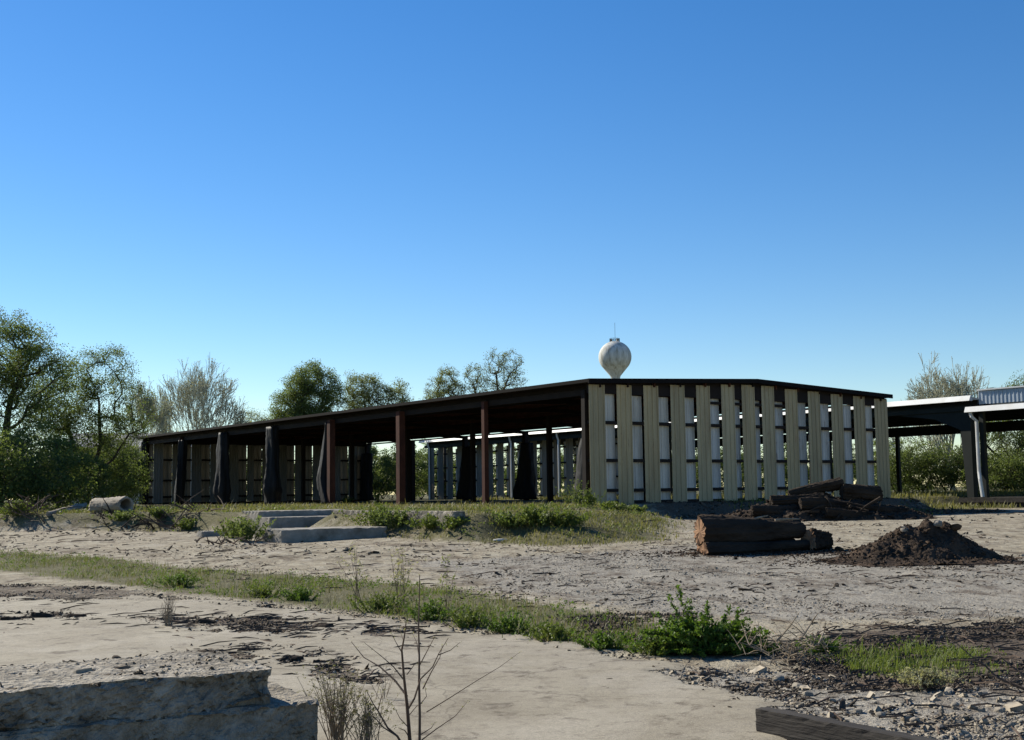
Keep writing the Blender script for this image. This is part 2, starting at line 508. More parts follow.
yr = np.concatenate([np.arange(-40, 4, 4.0), 4 * 1.0065 ** np.arange(0, 470), 4 * 1.0065 ** 470 * 1.06 ** np.arange(1, 64)])
cu = np.linspace(-1, 1, 441)
hw = np.maximum(np.abs(yr), 9) * .62 + 3 + np.clip(yr - 85, 0, None) * 1.2 + np.where(yr < 4, 12, 0)
GX = cu[None, :] * hw[:, None]
GY = np.repeat(yr[:, None], len(cu), 1)
xf, yf = GX.ravel(), GY.ravel()
zf = ground_z(xf, yf)
nr, nc = GX.shape
ii = np.arange(nr * nc).reshape(nr, nc)
GF = np.stack([ii[:-1, :-1], ii[:-1, 1:], ii[1:, 1:], ii[1:, :-1]], -1).reshape(-1, 4)
V = np.stack([xf, yf, zf], 1)
g, gr, mu_shade = zones(xf, yf)
ground = link_mesh('ground', V, GF, ground_material(), None, True)
tag(ground, 'bare dirt and gravel yard with weedy strips', None, None, 'structure')
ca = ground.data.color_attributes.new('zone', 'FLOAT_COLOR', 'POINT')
ca.data.foreach_set('color', np.stack([g, gr, mu_shade, np.ones_like(g)], 1).astype(np.float32).ravel())

# near concrete slab: its own sheet with a ragged edge, lying on the yard
sel = sdpoly(xf, yf, Z_CONC) + (fbm(xf * 1.7, yf * 1.7, 4) - .5) * 1.0
for pl in Z_DEB:
    dd = sdpoly(xf, yf, pl) + (fbm(xf * 2.5 + 9, yf * 2.5, 4) - .60) * 2.2 - .25
    sel = np.where(dd > 0, -1, sel)
def clip_sheet(V, tri, val):
    """keep the part of a triangle mesh where val > 0, cutting edges exactly"""
    pos = val > 0
    k = pos[tri].sum(1)
    out = [tuple(t) for t in tri[k == 3]]
    VV = [tuple(v) for v in V]; cut = {}

    def c(a, b):
        key = (min(a, b), max(a, b))
        if key not in cut:
            t = val[a] / (val[a] - val[b])
            cut[key] = len(VV); VV.append(tuple(V[a] + (V[b] - V[a]) * t))
        return cut[key]
    for t in tri[(k == 1) | (k == 2)]:
        t = [int(q) for q in t]; ins = [q for q in t if pos[q]]
        while (pos[t[0]] if len(ins) == 2 else not pos[t[0]]): t = t[1:] + t[:1]
        if len(ins) == 1: out.append((t[0], c(t[0], t[1]), c(t[0], t[2])))
        else:
            x, y = c(t[0], t[1]), c(t[0], t[2])
            out += [(x, t[1], t[2]), (x, t[2], y)]
    VV = np.array(VV); F = np.array(out)
    u = np.unique(F); rm = -np.ones(len(VV), int); rm[u] = np.arange(len(u))
    return VV[u], rm[F]


TRI = np.concatenate([GF[:, [0, 1, 2]], GF[:, [0, 2, 3]]])
TRI = TRI[(np.abs(sel[TRI]).min(1) < 60)]
Vup = V.copy(); Vup[:, 2] += np.clip(.004 + sel * .12, .004, .016)
VS, FS = clip_sheet(Vup, TRI, sel)
slab = link_mesh('concrete_pad', VS, FS, slab_material(), None, True)
tag(slab, 'sunlit concrete yard pad with ragged dirty edges', None, None, 'structure')
slab['kind'] = 'structure'

# ------------------------------------------------------------------ the open lumber shed
def ribbed(mb, a0, a1, z0, z1, off, axis='x', rib=.03, pitch=.30, thick=.012, face=-1):
    """ribbed sheet: runs from a0 to a1 along axis, at offset off across it, ribs pointing to `face`"""
    prof = []
    a = a0
    while a < a1 - 1e-6:
        for da, h in ((0, 0), (pitch - .085, 0), (pitch - .065, rib), (pitch - .02, rib)):
            if a + da < a1: prof.append((a + da, h))
        a += pitch
    prof.append((a1, 0))
    V = []; n = len(prof)
    for z in (z0, z1):
        for q, h in prof: V.append((q, off + face * h, z))
    for z in (z0, z1):
        for q, h in prof: V.append((q, off + face * h - face * thick, z))
    F = []
    for i in range(n - 1):
        F.append((i, i + 1, n + i + 1, n + i))
        F.append((2 * n + i + 1, 2 * n + i, 3 * n + i, 3 * n + i + 1))
        F.append((i, 2 * n + i, 2 * n + i + 1, i + 1))
        F.append((n + i, n + i + 1, 3 * n + i + 1, 3 * n + i))
    F.append((0, n, 3 * n, 2 * n)); F.append((n - 1, 3 * n - 1, 4 * n - 1, 2 * n - 1))
    if axis == 'y': V = [(y, x, z) for x, y, z in V]
    mb.add(V, F)


W, LEN, BAY = 20.0, 56.0, 8.0
shed = thing('open_shed', 'long open sided storage shed with a tan and white slatted end wall', 'shed', (N0[0], N0[1], 0), FA)


def roof_z(t): return 6.40 + .41 * (1 - abs(t - 10) / 10.3)


mb = MB()
prof = [(-.3, roof_z(-.3)), (10, roof_z(10)), (20.07, roof_z(20.3)), (20.07, roof_z(20.3) - .1), (10, roof_z(10) - .1), (-.3, roof_z(-.3) - .1)]
V_ = [(t, s, z) for s in (-.40, 56.5) for t, z in prof]
F_ = [(i, (i + 1) % 6, 6 + (i + 1) % 6, 6 + i) for i in range(6)] + [(5, 4, 3, 2, 1, 0), (6, 7, 8, 9, 10, 11)]
roof = mb.add(V_, F_).build('roof', M['roof_under'], shed)
# fascia: gable ends and eaves
mb = MB()
for s0 in (-.47, 56.503):
    for (ta, tb) in ((-.37, 10), (10, 20.10)):
        Vq = []
        for s in (s0, s0 + .065):
            for t in (ta, tb):
                Vq += [(t, s, roof_z(t) - .17), (t, s, roof_z(t) + .035)]
        mb.add(Vq, [(0, 2, 3, 1), (4, 5, 7, 6), (0, 1, 5, 4), (2, 6, 7, 3), (1, 3, 7, 5), (0, 4, 6, 2)])
for t0 in (-.37, 20.075):
    mb.box(t0, t0 + .065, -.402, 56.5, roof_z(-.3) - .12, roof_z(-.3) + .03)
mb.build('fascia', M['roof_trim'], roof)
for i in range(13):
    t = .5 + i * (19.0 / 12)
    MB().box(t - .04, t + .04, -.2, 56.3, roof_z(t) - .33, roof_z(t) - .103).build('purlin', M['rust'] if i % 3 and i > 1 else M['girt'], roof)
for k in range(8):
    s = k * BAY
    mb = MB()
    for ta, tb in ((0, 10), (10, 20)):
        mb.beam((ta, s, roof_z(ta) - .335 - .11), (tb, s, roof_z(tb) - .335 - .11), .16, .22)
    mb.build('rafter', M['girt'], shed)
MB().box(.15, .30, .1, 55.9, roof_z(0) - .62, roof_z(0) - .36).build('eave_beam', M['girt'], shed)
MB().box(19.82, 19.97, .1, 55.9, roof_z(20) - .44, roof_z(20) - .34).build('eave_beam', M['girt'], shed)
for k in range(8):
    for t, w, mt in ((0, .24 if k not in (2, 3) else .36, 'rust'), (10, .26, 'girt'), (20, .34, 'girt')):
        if k in (0, 7) and t == 10: continue
        s = k * BAY + (.28 if k == 0 else (-.28 if k == 7 else 0))
        zt = roof_z(t) - (.40 if t != 10 else .78)
        MB().box(t - w / 2, t + w / 2, s - w / 2, s + w / 2, .85, zt).build('post', M[mt if k else 'girt'], shed)
PAN = [(-.09, .81), (1.48, 2.34), (3.05, 3.94), (4.68, 5.55), (6.29, 7.15), (7.90, 8.76), (9.26, 10.11), (10.61, 11.46),
       (12.26, 13.12), (13.92, 14.80), (15.63, 16.52), (17.36, 18.25), (19.02, 20.06)]
for end in (0, 1):
    s0 = 0 if end == 0 else LEN
    sg = -1 if end == 0 else 1
    zb = 1.06
    r2 = np.random.default_rng(5 + end)
    for a, b in PAN:
        mb = MB()
        zt = roof_z((a + b) / 2) - .23 + r2.uniform(-.03, .03)
        ribbed(mb, a, b, zb + r2.uniform(-.06, .03), zt, s0 + sg * .11, 'x', .035, .2867, .012, sg)
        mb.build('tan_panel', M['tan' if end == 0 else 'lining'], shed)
    for (a, b), (c, d) in zip(PAN[:-1], PAN[1:]):
        mb = MB()
        ribbed(mb, b - .05, c + .06, zb + .10 + r2.uniform(-.05, .05), 5.88 + r2.uniform(-.06, .04), s0 - sg * .13, 'x', .025, .22, .012, sg)
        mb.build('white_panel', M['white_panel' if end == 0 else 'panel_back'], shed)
    for z in (1.12, 1.64, 2.94, 4.59, 6.05):
        hh = .07 if z < 6 else .20
        MB().box(-.05, 20.05, s0 - .085, s0 + .085, z - hh, z + hh).build('girt', M['girt'], shed)
    if end == 0:
        MB().box(7.1, 12.3, s0 - .08, s0 + .08, 5.58, 5.70).build('girt', M['girt'], shed)
    mb = MB()
    pr_ = [(.0, 6.255), (20.0, 6.255), (20.0, roof_z(20) - .105), (10, roof_z(10) - .105), (0, roof_z(0) - .105)]
    mb.add([(t, s0 + d_, z) for d_ in (-.02, .02) for t, z in pr_], [(4, 3, 2, 1, 0), (5, 6, 7, 8, 9)] + [(i, (i + 1) % 5, 5 + (i + 1) % 5, 5 + i) for i in range(5)])
    mb.build('gable_board', M['girt'], shed)
    MB().box(-.05, 20.05, s0 - .1, s0 + .1, .25, 1.048).build('foundation', M['lump'], shed)

# black tarps bundled round the posts
def tarp(name_label, t, s, prof, group='black tarps bundled on the shed posts', seed=0):
    """prof: list of (z, centre offset along s, half width along s, half width along t)"""
    n = 28; V = []; F = []
    rr = np.random.default_rng(seed); ph = rr.uniform(0, 6, 4)
    zz = np.linspace(prof[0][0], prof[-1][0], 26)
    P_ = np.array(prof, float); o = np.argsort(P_[:, 0])
    p3 = frame(t, s)
    for z in zz:
        c, ws, wt = (np.interp(z, P_[o, 0], P_[o, k]) for k in (1, 2, 3))
        for k in range(n):
            a = 2 * math.pi * k / n
            rip = 1.1 - .30 * abs(math.sin(2.5 * a + ph[0] + .35 * z)) + .16 * abs(math.sin(4.5 * a + ph[1] - .5 * z)) + .05 * math.sin(3 * a + 3 * z + ph[2]) + rr.normal(0, .03)
            V.append((wt * rip * math.cos(a), c + ws * rip * math.sin(a), z))
    for i in range(len(zz) - 1):
        for k in range(n):
            F.append((i * n + k, i * n + (k + 1) % n, (i + 1) * n + (k + 1) % n, (i + 1) * n + k))
    F.append(tuple(range(n - 1, -1, -1))); F.append(tuple((len(zz) - 1) * n + k for k in range(n)))
    o = link_mesh('tarp', V, F, M['tarp'], None, True)
    o.location = (p3[0], p3[1], 0); o.rotation_euler = (0, 0, FA)
    return tag(o, name_label, 'tarp', group)


tarp('black tarp strip leaning on the post nearest the far left corner', 0, 48, [(5.8, -.45, .36, .3), (3.5, -.1, .4, .3), (1.06, .35, .46, .32)], seed=1)
tarp('fat black tarp bundle with a pinched foot, second from the left corner', 0, 40, [(6.0, .0, .5, .3), (3.2, .05, .62, .4), (1.9, .2, .85, .5), (1.5, 0, .55, .4), (1.06, -.1, .5, .34)], seed=2)
tarp('black tarp bundle bulging low on its post, left of the rust red posts', 0, 32, [(6.0, .1, .5, .3), (3.4, .1, .56, .36), (2.0, .15, .8, .5), (1.4, .1, .5, .4), (1.06, .1, .55, .4)], seed=3)
tarp('black tarp swept out to the left of a rust red post', 0, 24.45, [(5.9, -.08, .16, .16), (4.0, .25, .34, .2), (2.6, .55, .52, .3), (2.2, .45, .5, .3), (1.06, -.05, .4, .3)], seed=4)
tarp('black tarp wrapped straight round the shed far left corner post', 0, 55.8, [(6.0, 0, .3, .3), (1.06, 0, .34, .32)], seed=5)
tarp('wide black tarp flaring towards the ground between rust post and end wall', 20, 32, [(5.2, -.1, .5, .4), (3.0, 0, .72, .5), (1.1, .1, 1.0, .6)], seed=6)
tarp('black tarp hanging slanted on a back post before the low panel wall', 20, 40, [(5.2, -.5, .62, .4), (3.0, -.1, .7, .4), (1.1, .2, .75, .45)], seed=7)
tarp('black tarp on the back corner post at the left end wall', 19.7, 55.2, [(5.2, 0, .6, .4), (1.1, .1, .7, .45)], seed=8)
tarp('black tarp tucked behind the near corner beside the first tan panel', .75, .75, [(5.3, .1, .2, .15), (3.4, .25, .5, .3), (1.1, .5, .9, .4)], seed=9)

# ------------------------------------------------------------------ the second shed beyond it, and its canopy
shed2 = thing('panel_shed', 'farther shed with bright white gutter seen beyond the open shed', 'shed', (N0[0], N0[1], 0), FA)
S0, S1 = 1.3, 62.4
mb = MB()
prof = [(29.7, 6.72), (39, 7.1), (48.3, 6.72), (48.3, 6.60), (39, 6.98), (29.7, 6.60)]
V_ = [(t, s, z) for s in (S0, S1) for t, z in prof]
rf2 = mb.add(V_, F_).build('roof', M['roof_metal'], shed2)
mb = MB()
mb.add([(t, s, z) for s in (S0 + .02, S1) for t, z in [(29.36, 6.54), (29.695, 6.54), (29.695, 6.85), (29.52, 6.85)]], [(0, 1, 2, 3), (7, 6, 5, 4), (0, 4, 5, 1), (1, 5, 6, 2), (2, 6, 7, 3), (3, 7, 4, 0)])
mb.build('gutter', M['white_trim'], rf2)
for i in range(9):
    t = 30.3 + i * 2.15
    MB().box(t - .05, t + .05, S0 + .1, S1 - .1, 6.30 + (.38 * (1 - abs(t - 39) / 9)), 6.58 + (.36 * (1 - abs(t - 39) / 9.3))).build('purlin', M['green_steel'], rf2)
MB().box(29.9, 30.1, S0 + .3, S1 - .2, 6.0, 6.28).build('eave_beam', M['green_steel'], shed2)
MB().box(47.9, 48.1, S0 + .3, S1 - .2, 5.55, 6.28).build('eave_beam', M['green_steel'], shed2)
for s in (61.4, 54.6, 47.8, 41.0, 34.2, 27.4, 20.6, 13.8):
    MB().box(29.9, 30.1, s - .1, s + .1, .5, 6.0).build('column', M['green_steel'], shed2)
    MB().box(47.87, 48.13, s - .13, s + .13, .4, 5.55).build('column', M['green_steel'], shed2)
for s in (61.15, 47.55, 40.75):
    MB().tube([(29.62, s, 6.56), (29.70, s, 6.2), (29.82, s, 5.9), (29.82, s, 1.0)], .085, 8).build('downspout', M['white_trim'], shed2)
# rigid frame at the right end: tapered column and knee
mb = MB()
V_ = []
for dt in (-.18, .18):
    V_ += [(30.2 + dt, 1.75, .4), (30.2 + dt, 2.15, .4), (30.2 + dt, 2.45, 4.9), (30.2 + dt, 4.2, 5.62), (30.2 + dt, 6.6, 5.95), (30.2 + dt, 6.6, 6.1), (30.2 + dt, 1.75, 6.1)]
mb.add(V_, [tuple(range(7)), tuple(range(13, 6, -1))] + [(i, 7 + i, 7 + (i + 1) % 7, (i + 1) % 7) for i in range(7)])
mb.build('frame_column', M['green_steel'], shed2)
MB().box(47.7, 48.2, 1.8, 2.6, .4, 5.55).build('frame_column', M['green_steel'], shed2)
# recessed panel wall
r2 = np.random.default_rng(21)
s = 64.3; k = 0
while s > 33:
    mb = MB(); ribbed(mb, s - .95, s, 1.0, 6.2, 31.75, 'y', .03, .316, .012, -1); mb.build('tan_panel', M['lining'], shed2)
    mb = MB(); ribbed(mb, s - 1.75, s - .90, 1.05, 5.9, 32.1, 'y', .03, .2, .012, -1); mb.build('white_panel', M['far_panel'], shed2)
    s -= 1.7
for z in (1.3, 2.8, 4.1, 5.45, 6.15):
    MB().box(31.85, 32.0, 33.2, 64.2, z - .07, z + .07).build('girt', M['girt'], shed2)
MB().box(31.7, 32.0, 33.2, 64.2, .5, .995).build('foundation', M['concrete'], shed2)

can = thing('loading_canopy', 'low canopy with white edge and blue grey wall strip at the right frame edge', 'canopy', (N0[0], N0[1], 0), FA)
mb = MB()
V_ = [(t, s, z) for s in (-30, -.15) for t, z in [(27.0, 5.92), (30.0, 6.30), (46, 6.4), (46, 6.28), (30.0, 6.18), (27.0, 5.80)]]
cr_ = mb.add(V_, F_).build('roof', M['green_steel'], can)
MB().add([(t, s, z) for s in (-30, -.12) for t, z in [(26.72, 5.70), (26.995, 5.70), (26.995, 6.0), (26.85, 6.0)]], [(0, 1, 2, 3), (7, 6, 5, 4), (0, 4, 5, 1), (1, 5, 6, 2), (2, 6, 7, 3), (3, 7, 4, 0)]).build('gutter', M['white_trim'], cr_)
mb = MB(); ribbed(mb, -30, 1.22, 6.33, 7.12, 30.15, 'y', .03, .25, .012, -1); mb.build('wall_strip', M['grey_panel'], can)
MB().box(30.02, 30.3, -30, 1.24, 7.123, 7.20).build('coping', M['white_trim'], can)
MB().tube([(26.93, -.35, 5.72), (26.96, -.42, 5.45), (27.15, -.60, 5.2), (27.15, -.60, 2.4), (27.05, -.7, 2.0), (27.05, -.82, 1.02)], .10, 8).build('downspout', M['white_trim'], can)
for s in (-.8, -9, -18, -27):
    MB().box(27.25, 27.5, s - .13, s + .13, .9, 5.78).build('column', M['green_steel'], can)
    MB().box(45.6, 45.9, s - .13, s + .13, .9, 6.27).build('column', M['green_steel'], can)
dock = thing('loading_dock', 'dark low concrete dock under the canopy at the right edge', 'dock', (N0[0], N0[1], 0), FA)
MB().box(26.6, 46.2, -30, .4, .2, .98).build('dock_body', M['wood_old'], dock)
MB().box(26.5, 26.598, -30, .35, .72, .99).build('bumper', M['wood_old'], dock)

# a far low roof behind the left end
ds = thing('distant_shed', 'small grey roofed shed far behind the left end of the long shed', 'shed', (-37, 124, 0), R_(8))
MB().box(-6, 6.5, -4, 4, .3, 6.4).build('wall', M['far_panel'], ds)
MB().add([(-6.4, -4.4, 6.4), (6.9, -4.4, 6.4), (6.9, 0, 8.0), (-6.4, 0, 8.0), (-6.4, 4.4, 6.4), (6.9, 4.4, 6.4), (-6.4, 0, 6.4), (6.9, 0, 6.4)],
         [(0, 1, 2, 3), (3, 2, 5, 4), (0, 3, 4, 6), (1, 7, 5, 2), (0, 6, 7, 1), (6, 4, 5, 7)]).build('roof', M['roof_metal'], ds)

# ------------------------------------------------------------------ water tower
wc = on(615, 357, 480)
wt = thing('water_tower', 'pale round water tower rising behind the shed roof', 'water tower', (wc.x, wc.y, 0))
R0, zc = 6.35, wc.z
pr = []
for i in range(0, 25):
    a = math.pi / 2 - i * (math.pi / 2 + .75) / 24
    pr.append((max(R0 * math.cos(a), .02), zc + R0 * .97 * math.sin(a)))
pr += [(2.0, zc - 7.4), (1.78, zc - 8.3), (1.7, zc - 10)]
MB().lathe(pr, 48).build('tank', M['tank'], wt, True)
MB().lathe([(1.75, zc - 10), (1.7, zc - 20), (1.7, 8), (2.4, 4), (3.4, 0)], 32).build('pedestal', M['tank'], wt, True)
mb = MB()
for k in range(14):
    a = 2 * math.pi * k / 14
    mb.tube([(1.9 * math.cos(a), 1.9 * math.sin(a), zc + R0 * .9), (1.9 * math.cos(a), 1.9 * math.sin(a), zc + R0 * .97 + 1.0)], .07, 5)
for z in (.5, 1.0):
    mb.tube([(1.9 * math.cos(a), 1.9 * math.sin(a), zc + R0 * .97 + z) for a in np.linspace(0, 2 * math.pi, 21)], .06, 5)
mb.build('railing', M['girt'], wt)
MB().box(-1.6, -.9, -.4, .4, zc + R0 * .9, zc + R0 * .97 + .7).box(.7, 1.5, -.4, .4, zc + R0 * .9, zc + R0 * .97 + 1.0).build('hatch', M['tank'], wt)
MB().tube([(0.2, 0, zc + R0 * .9), (.2, 0, zc + R0 + 7)], .06, 5).build('antenna', M['girt'], wt)

# ------------------------------------------------------------------ trees
def leaf_cloud(cent, k, rc, size, r, flat=.35, aspect=.55):
    n = len(cent) * k
    u = r.normal(0, 1, (n, 3)); u /= np.linalg.norm(u, axis=1)[:, None] + 1e-9
    u *= r.uniform(0, 1, (n, 1)) ** .42 * 1.7 * rc
    u[:, 2] *= .72
    cs = np.repeat(r.uniform(.6, 1.25, (len(cent), 1)), k, 0)
    c = np.repeat(cent, k, 0) + u * cs
    d = r.normal(0, 1, (n, 3)); d /= np.linalg.norm(d, axis=1)[:, None]
    nn = r.normal(0, 1, (n, 3)); nn[:, 2] += flat
    e = np.cross(d, nn); e /= np.linalg.norm(e, axis=1)[:, None] + 1e-9
    s = size * r.uniform(.55, 1.35, (n, 1))
    V = np.stack([c - d * s * .5, c + e * s * aspect * .5, c + d * s * .5, c - e * s * aspect * .5], 1).reshape(-1, 3)
    F = np.arange(n * 4).reshape(-1, 4)
    return V, F


def skeleton(r, trunks, cl, step):
    """grow limbs from trunk polylines to every cluster centre"""
    nodes = []; par = []
    for tr in trunks:
        prev = -1 if not nodes or tr[0] is None else None
        if prev is None:
            prev = int(np.argmin([np.linalg.norm(q - np.array(tr[0])) for q in nodes]))
        pts = [np.array(p, float) for p in (tr[1:] if tr[0] is None else tr[1:])]
        last = nodes[prev] if prev >= 0 else None
        for p in pts:
            if last is not None:
                m = max(1, int(np.linalg.norm(p - last) / step))
                for q in range(1, m + 1):
                    nodes.append(last + (p - last) * q / m + r.normal(0, .03, 3) * step); par.append(prev); prev = len(nodes) - 1
            else:
                nodes.append(p); par.append(-1); prev = len(nodes) - 1
            last = nodes[prev]
    base = nodes[0]; n0 = len(nodes)
    A = np.zeros((len(cl) * 14 + n0 + 50, 3)); A[:n0] = nodes
    par = list(par); cnt = n0
    core = A[:n0].mean(0)
    order = np.argsort([np.min(np.linalg.norm(A[:n0] - c, axis=1)) for c in cl])
    tips = []
    for i in order:
        c = cl[i]
        d = A[:cnt] - c
        dist = np.linalg.norm(d, axis=1)
        cost = dist + 1.6 * np.clip(d[:, 2] + .25 * dist, 0, None)
        j = int(np.argmin(cost)); m = min(12, max(1, int(dist[j] / step)))
        a = A[j].copy(); prev = j
        sag = r.normal(0, .055, 3) * dist[j]; sag[2] -= .06 * dist[j]
        for q in range(1, m + 1):
            t = q / m
            A[cnt] = a + (c - a) * t + sag * math.sin(math.pi * t); par.append(prev); prev = cnt; cnt += 1
        tips.append(prev)
    A = A[:cnt]; par = np.array(par)
    w = np.zeros(cnt)
    for t in tips: w[t] += 1
    for i in range(cnt - 1, -1, -1):
        if par[i] >= 0: w[par[i]] += max(w[i], .3)
    return A, par, w


def limbs_mesh(A, par, w, r0, rmin, n=5, pw=.5):
    rad = np.maximum(r0 * (w / w.max()) ** pw, rmin)
    e = np.nonzero(par >= 0)[0]
    p0, p1 = A[par[e]], A[e]
    ra, rb = np.minimum(rad[par[e]], rad[e] * 1.35), rad[e]
    d = p1 - p0; d /= np.linalg.norm(d, axis=1)[:, None] + 1e-9
    a = np.cross(d, np.array([.31, .87, .39])); a /= np.linalg.norm(a, axis=1)[:, None] + 1e-9
    b = np.cross(d, a)
    ang = np.arange(n) * 2 * math.pi / n
    ring = a[:, None, :] * np.cos(ang)[None, :, None] + b[:, None, :] * np.sin(ang)[None, :, None]
    V = np.concatenate([p0[:, None] + ring * ra[:, None, None], p1[:, None] + ring * rb[:, None, None]], 1).reshape(-1, 3)
    o = (np.arange(len(e)) * 2 * n)[:, None]
    k = np.arange(n); k2 = (k + 1) % n
    F = np.stack([o + k, o + k2, o + n + k2, o + n + k], -1).reshape(-1, 4)
    return V, F


def recursive_limbs(r, h, spread, levels=5, trunk=.22, mains=6):
    A = [np.array([0., 0, 0])]; par = [-1]

    def grow(j, d, L, lv):
        prev = j; p = A[j]
        m = 4 if lv == 0 else 3
        here = []
        for q in range(m):
            d = d + r.normal(0, .09, 3) + np.array([0, 0, .015]); d = d / np.linalg.norm(d)
            p = p + d * L / m
            A.append(p); par.append(prev); prev = len(A) - 1; here.append(prev)
        if lv >= levels: return
        for c in range(mains if lv == 0 else int(r.integers(3, 6))):
            at_ = here[-1] if (c < 2 and lv) or lv == 0 else here[int(r.integers(1, m))]
            a = r.uniform(0, 6.28) if lv else c * 2.4 + r.uniform(0, .5); ang = r.uniform(.24, .62) if lv else (.08 + 1.15 * (c + .3) / mains)
            u = np.cross(d, [math.cos(a), math.sin(a), .3]); u /= np.linalg.norm(u)
            nd = d * math.cos(ang) + u * math.sin(ang) * spread + np.array([0, 0, .02]); nd /= np.linalg.norm(nd)
            grow(at_, nd, L * (r.uniform(1.5, 1.9) if lv == 0 else r.uniform(.58, .82)), lv + 1)
    grow(0, np.array([0, 0, 1.0]), h * trunk, 0)
    A = np.array(A); par = np.array(par)
    kids = np.bincount(par[par >= 0], minlength=len(A))
    w = (kids == 0).astype(float)
    for i in range(len(A) - 1, -1, -1):
        if par[i] >= 0: w[par[i]] += w[i]
    A *= h / np.percentile(A[:, 2], 99.2)
    return A, par, w, A[kids == 0]


def bare_tree(name, label, loc, seed, h, width, r0, rmin, buds, leafm, limbm='pale_limb', **kw):
    r = np.random.default_rng(seed)
    root = thing(name, label, 'tree', loc)
    A, par, w, tips = recursive_limbs(r, h, **kw)
    f_ = width / (np.percentile(A[:, 0], 98) - np.percentile(A[:, 0], 2))
    A[:, :2] *= f_; tips = tips.copy(); tips[:, :2] *= f_
    V, F = limbs_mesh(A, par, w, r0, rmin, 4)
    link_mesh('trunk', V, F, M[limbm], root)
    V, F = leaf_cloud(tips, buds, .16, .11, r)
    link_mesh('crown', V, F, M[leafm], root)
    return root


def in_lobes(r, lobes, n, shell=.55):
    w = np.array([l[6] if len(l) > 6 else l[3] * l[4] * l[5] for l in lobes], float); w /= w.sum()
    ch = r.choice(len(lobes), n, p=w)
    L = np.array([l[:6] for l in lobes], float)[ch]
    d = r.normal(0, 1, (n, 3)); d /= np.linalg.norm(d, axis=1)[:, None]
    q = r.uniform(shell ** 3, 1, (n, 1)) ** (1 / 3)
    return L[:, :3] + d * q * L[:, 3:6]


def tree(name, label, cat, loc, seed, trunks, lobes, ncl, step, k, rc, size, leafm, limbm='limb', r0=.3, rmin=.02, group=None, shell=.45, extra=0, pw=.5):
    r = np.random.default_rng(seed)
    root = thing(name, label, cat, loc, 0, group)
    cl = in_lobes(r, lobes, ncl, shell)
    cl[:, 2] = np.maximum(cl[:, 2], .25)
    A, par, w = skeleton(r, trunks, cl, step)
    V, F = limbs_mesh(A, par, w, r0, rmin, pw=pw)
    link_mesh('trunk' if cat == 'tree' else 'stems', V, F, M[limbm], root)
    if k:
        V, F = leaf_cloud(cl, k, rc, size, r)
        link_mesh('crown' if cat == 'tree' else 'foliage', V, F, M[leafm], root)
    return root


def tloc(px, Y): 
    x = (px - 512) / FPX * Y
    return (x, Y, gz(x, Y) - .05)


def zat(py, px, Y): return on(px, py, Y).z


# left edge: big leafy tree, second tree with dark forked trunk, thin half bare tree
tree('leafy_tree', 'tall bright green tree cut by the left edge of the view', 'tree', tloc(-2, 66), 11,
     [(None, (0, 0, 0), (.2, 0, 3), (.5, .2, 6)), ((.2, 0, 3), (-1.6, .3, 6), (-2.3, 0, 8)), ((.5, .2, 6), (1.6, 0, 8.2))],
     [(-.3, 0, 8.4, 2.8, 2.6, 2.3), (1.9, 0, 7.0, 2.2, 2.2, 2.1), (-2.8, 0, 6.5, 2.6, 2.4, 2.6), (.7, -.6, 4.2, 2.8, 2.0, 1.6)], 560, .55, 120, .42, .10, 'leaf', r0=.3, rmin=.018)
tree('forked_tree', 'loose crowned tree with a dark forked trunk left of the shed', 'tree', tloc(84, 72), 12,
     [(None, (0, 0, 0), (.3, 0, 1.6)), ((.3, 0, 1.6), (-.6, 0, 3.4), (-1.3, .2, 5.6)), ((.3, 0, 1.6), (.9, 0, 3.6), (.7, .1, 6.4)), ((.3, 0, 1.6), (1.6, 0, 2.8), (2.8, .2, 4.8))],
     [(-1.4, 0, 6.4, 2.2, 1.8, 2.2), (1.0, 0, 7.5, 1.8, 1.6, 2.0), (2.6, 0, 5.6, 1.4, 1.5, 1.7), (0, 0, 4.2, 3.0, 1.8, 1.7, 10)], 640, .5, 80, .36, .09, 'leaf', r0=.19, rmin=.014)
bare_tree('thin_tree', 'thin grey half bare tree rising at the left end of the shed roof', tloc(142, 113), 13, 10.6, 4.2, .17, .013, 4, 'leaf_bud', spread=.9, levels=5, mains=8)
bare_tree('bare_tree', 'broad almost leafless pale tree behind the left half of the shed', tloc(203, 122), 14, 13.3, 8.6, .24, .017, 2, 'leaf_bud', spread=1.0, levels=5, mains=15, trunk=.17)
tree('small_tree', 'low pale green tree between the bare tree and the dense tree', 'tree', tloc(258, 128), 15,
     [(None, (0, 0, 0), (0, 0, 4))], [(-.6, 0, 7.6, 1.7, 1.6, 1.9), (1.2, 0, 7.0, 1.7, 1.6, 1.8)], 240, .6, 50, .45, .12, 'leaf_pale', r0=.2, rmin=.02)
tree('dense_tree', 'dense green tree rising behind the middle of the shed roof', 'tree', tloc(307, 126), 16,
     [(None, (0, 0, 0), (0, 0, 5), (.2, 0, 9))], [(.2, 0, 12.6, 1.5, 1.8, 1.6), (-1.0, 0, 11.4, 1.4, 1.8, 1.4), (1.7, 0, 12.2, 1.2, 1.6, 1.3), (-2.2, 0, 9.8, 1.5, 1.8, 1.6), (2.6, 0, 10.6, 1.3, 1.6, 1.6), (.4, 0, 10.2, 2.4, 2.2, 1.8), (-.2, 0, 8.0, 3.4, 2.6, 1.8)], 560, .6, 110, .5, .14, 'leaf', r0=.3, rmin=.022)
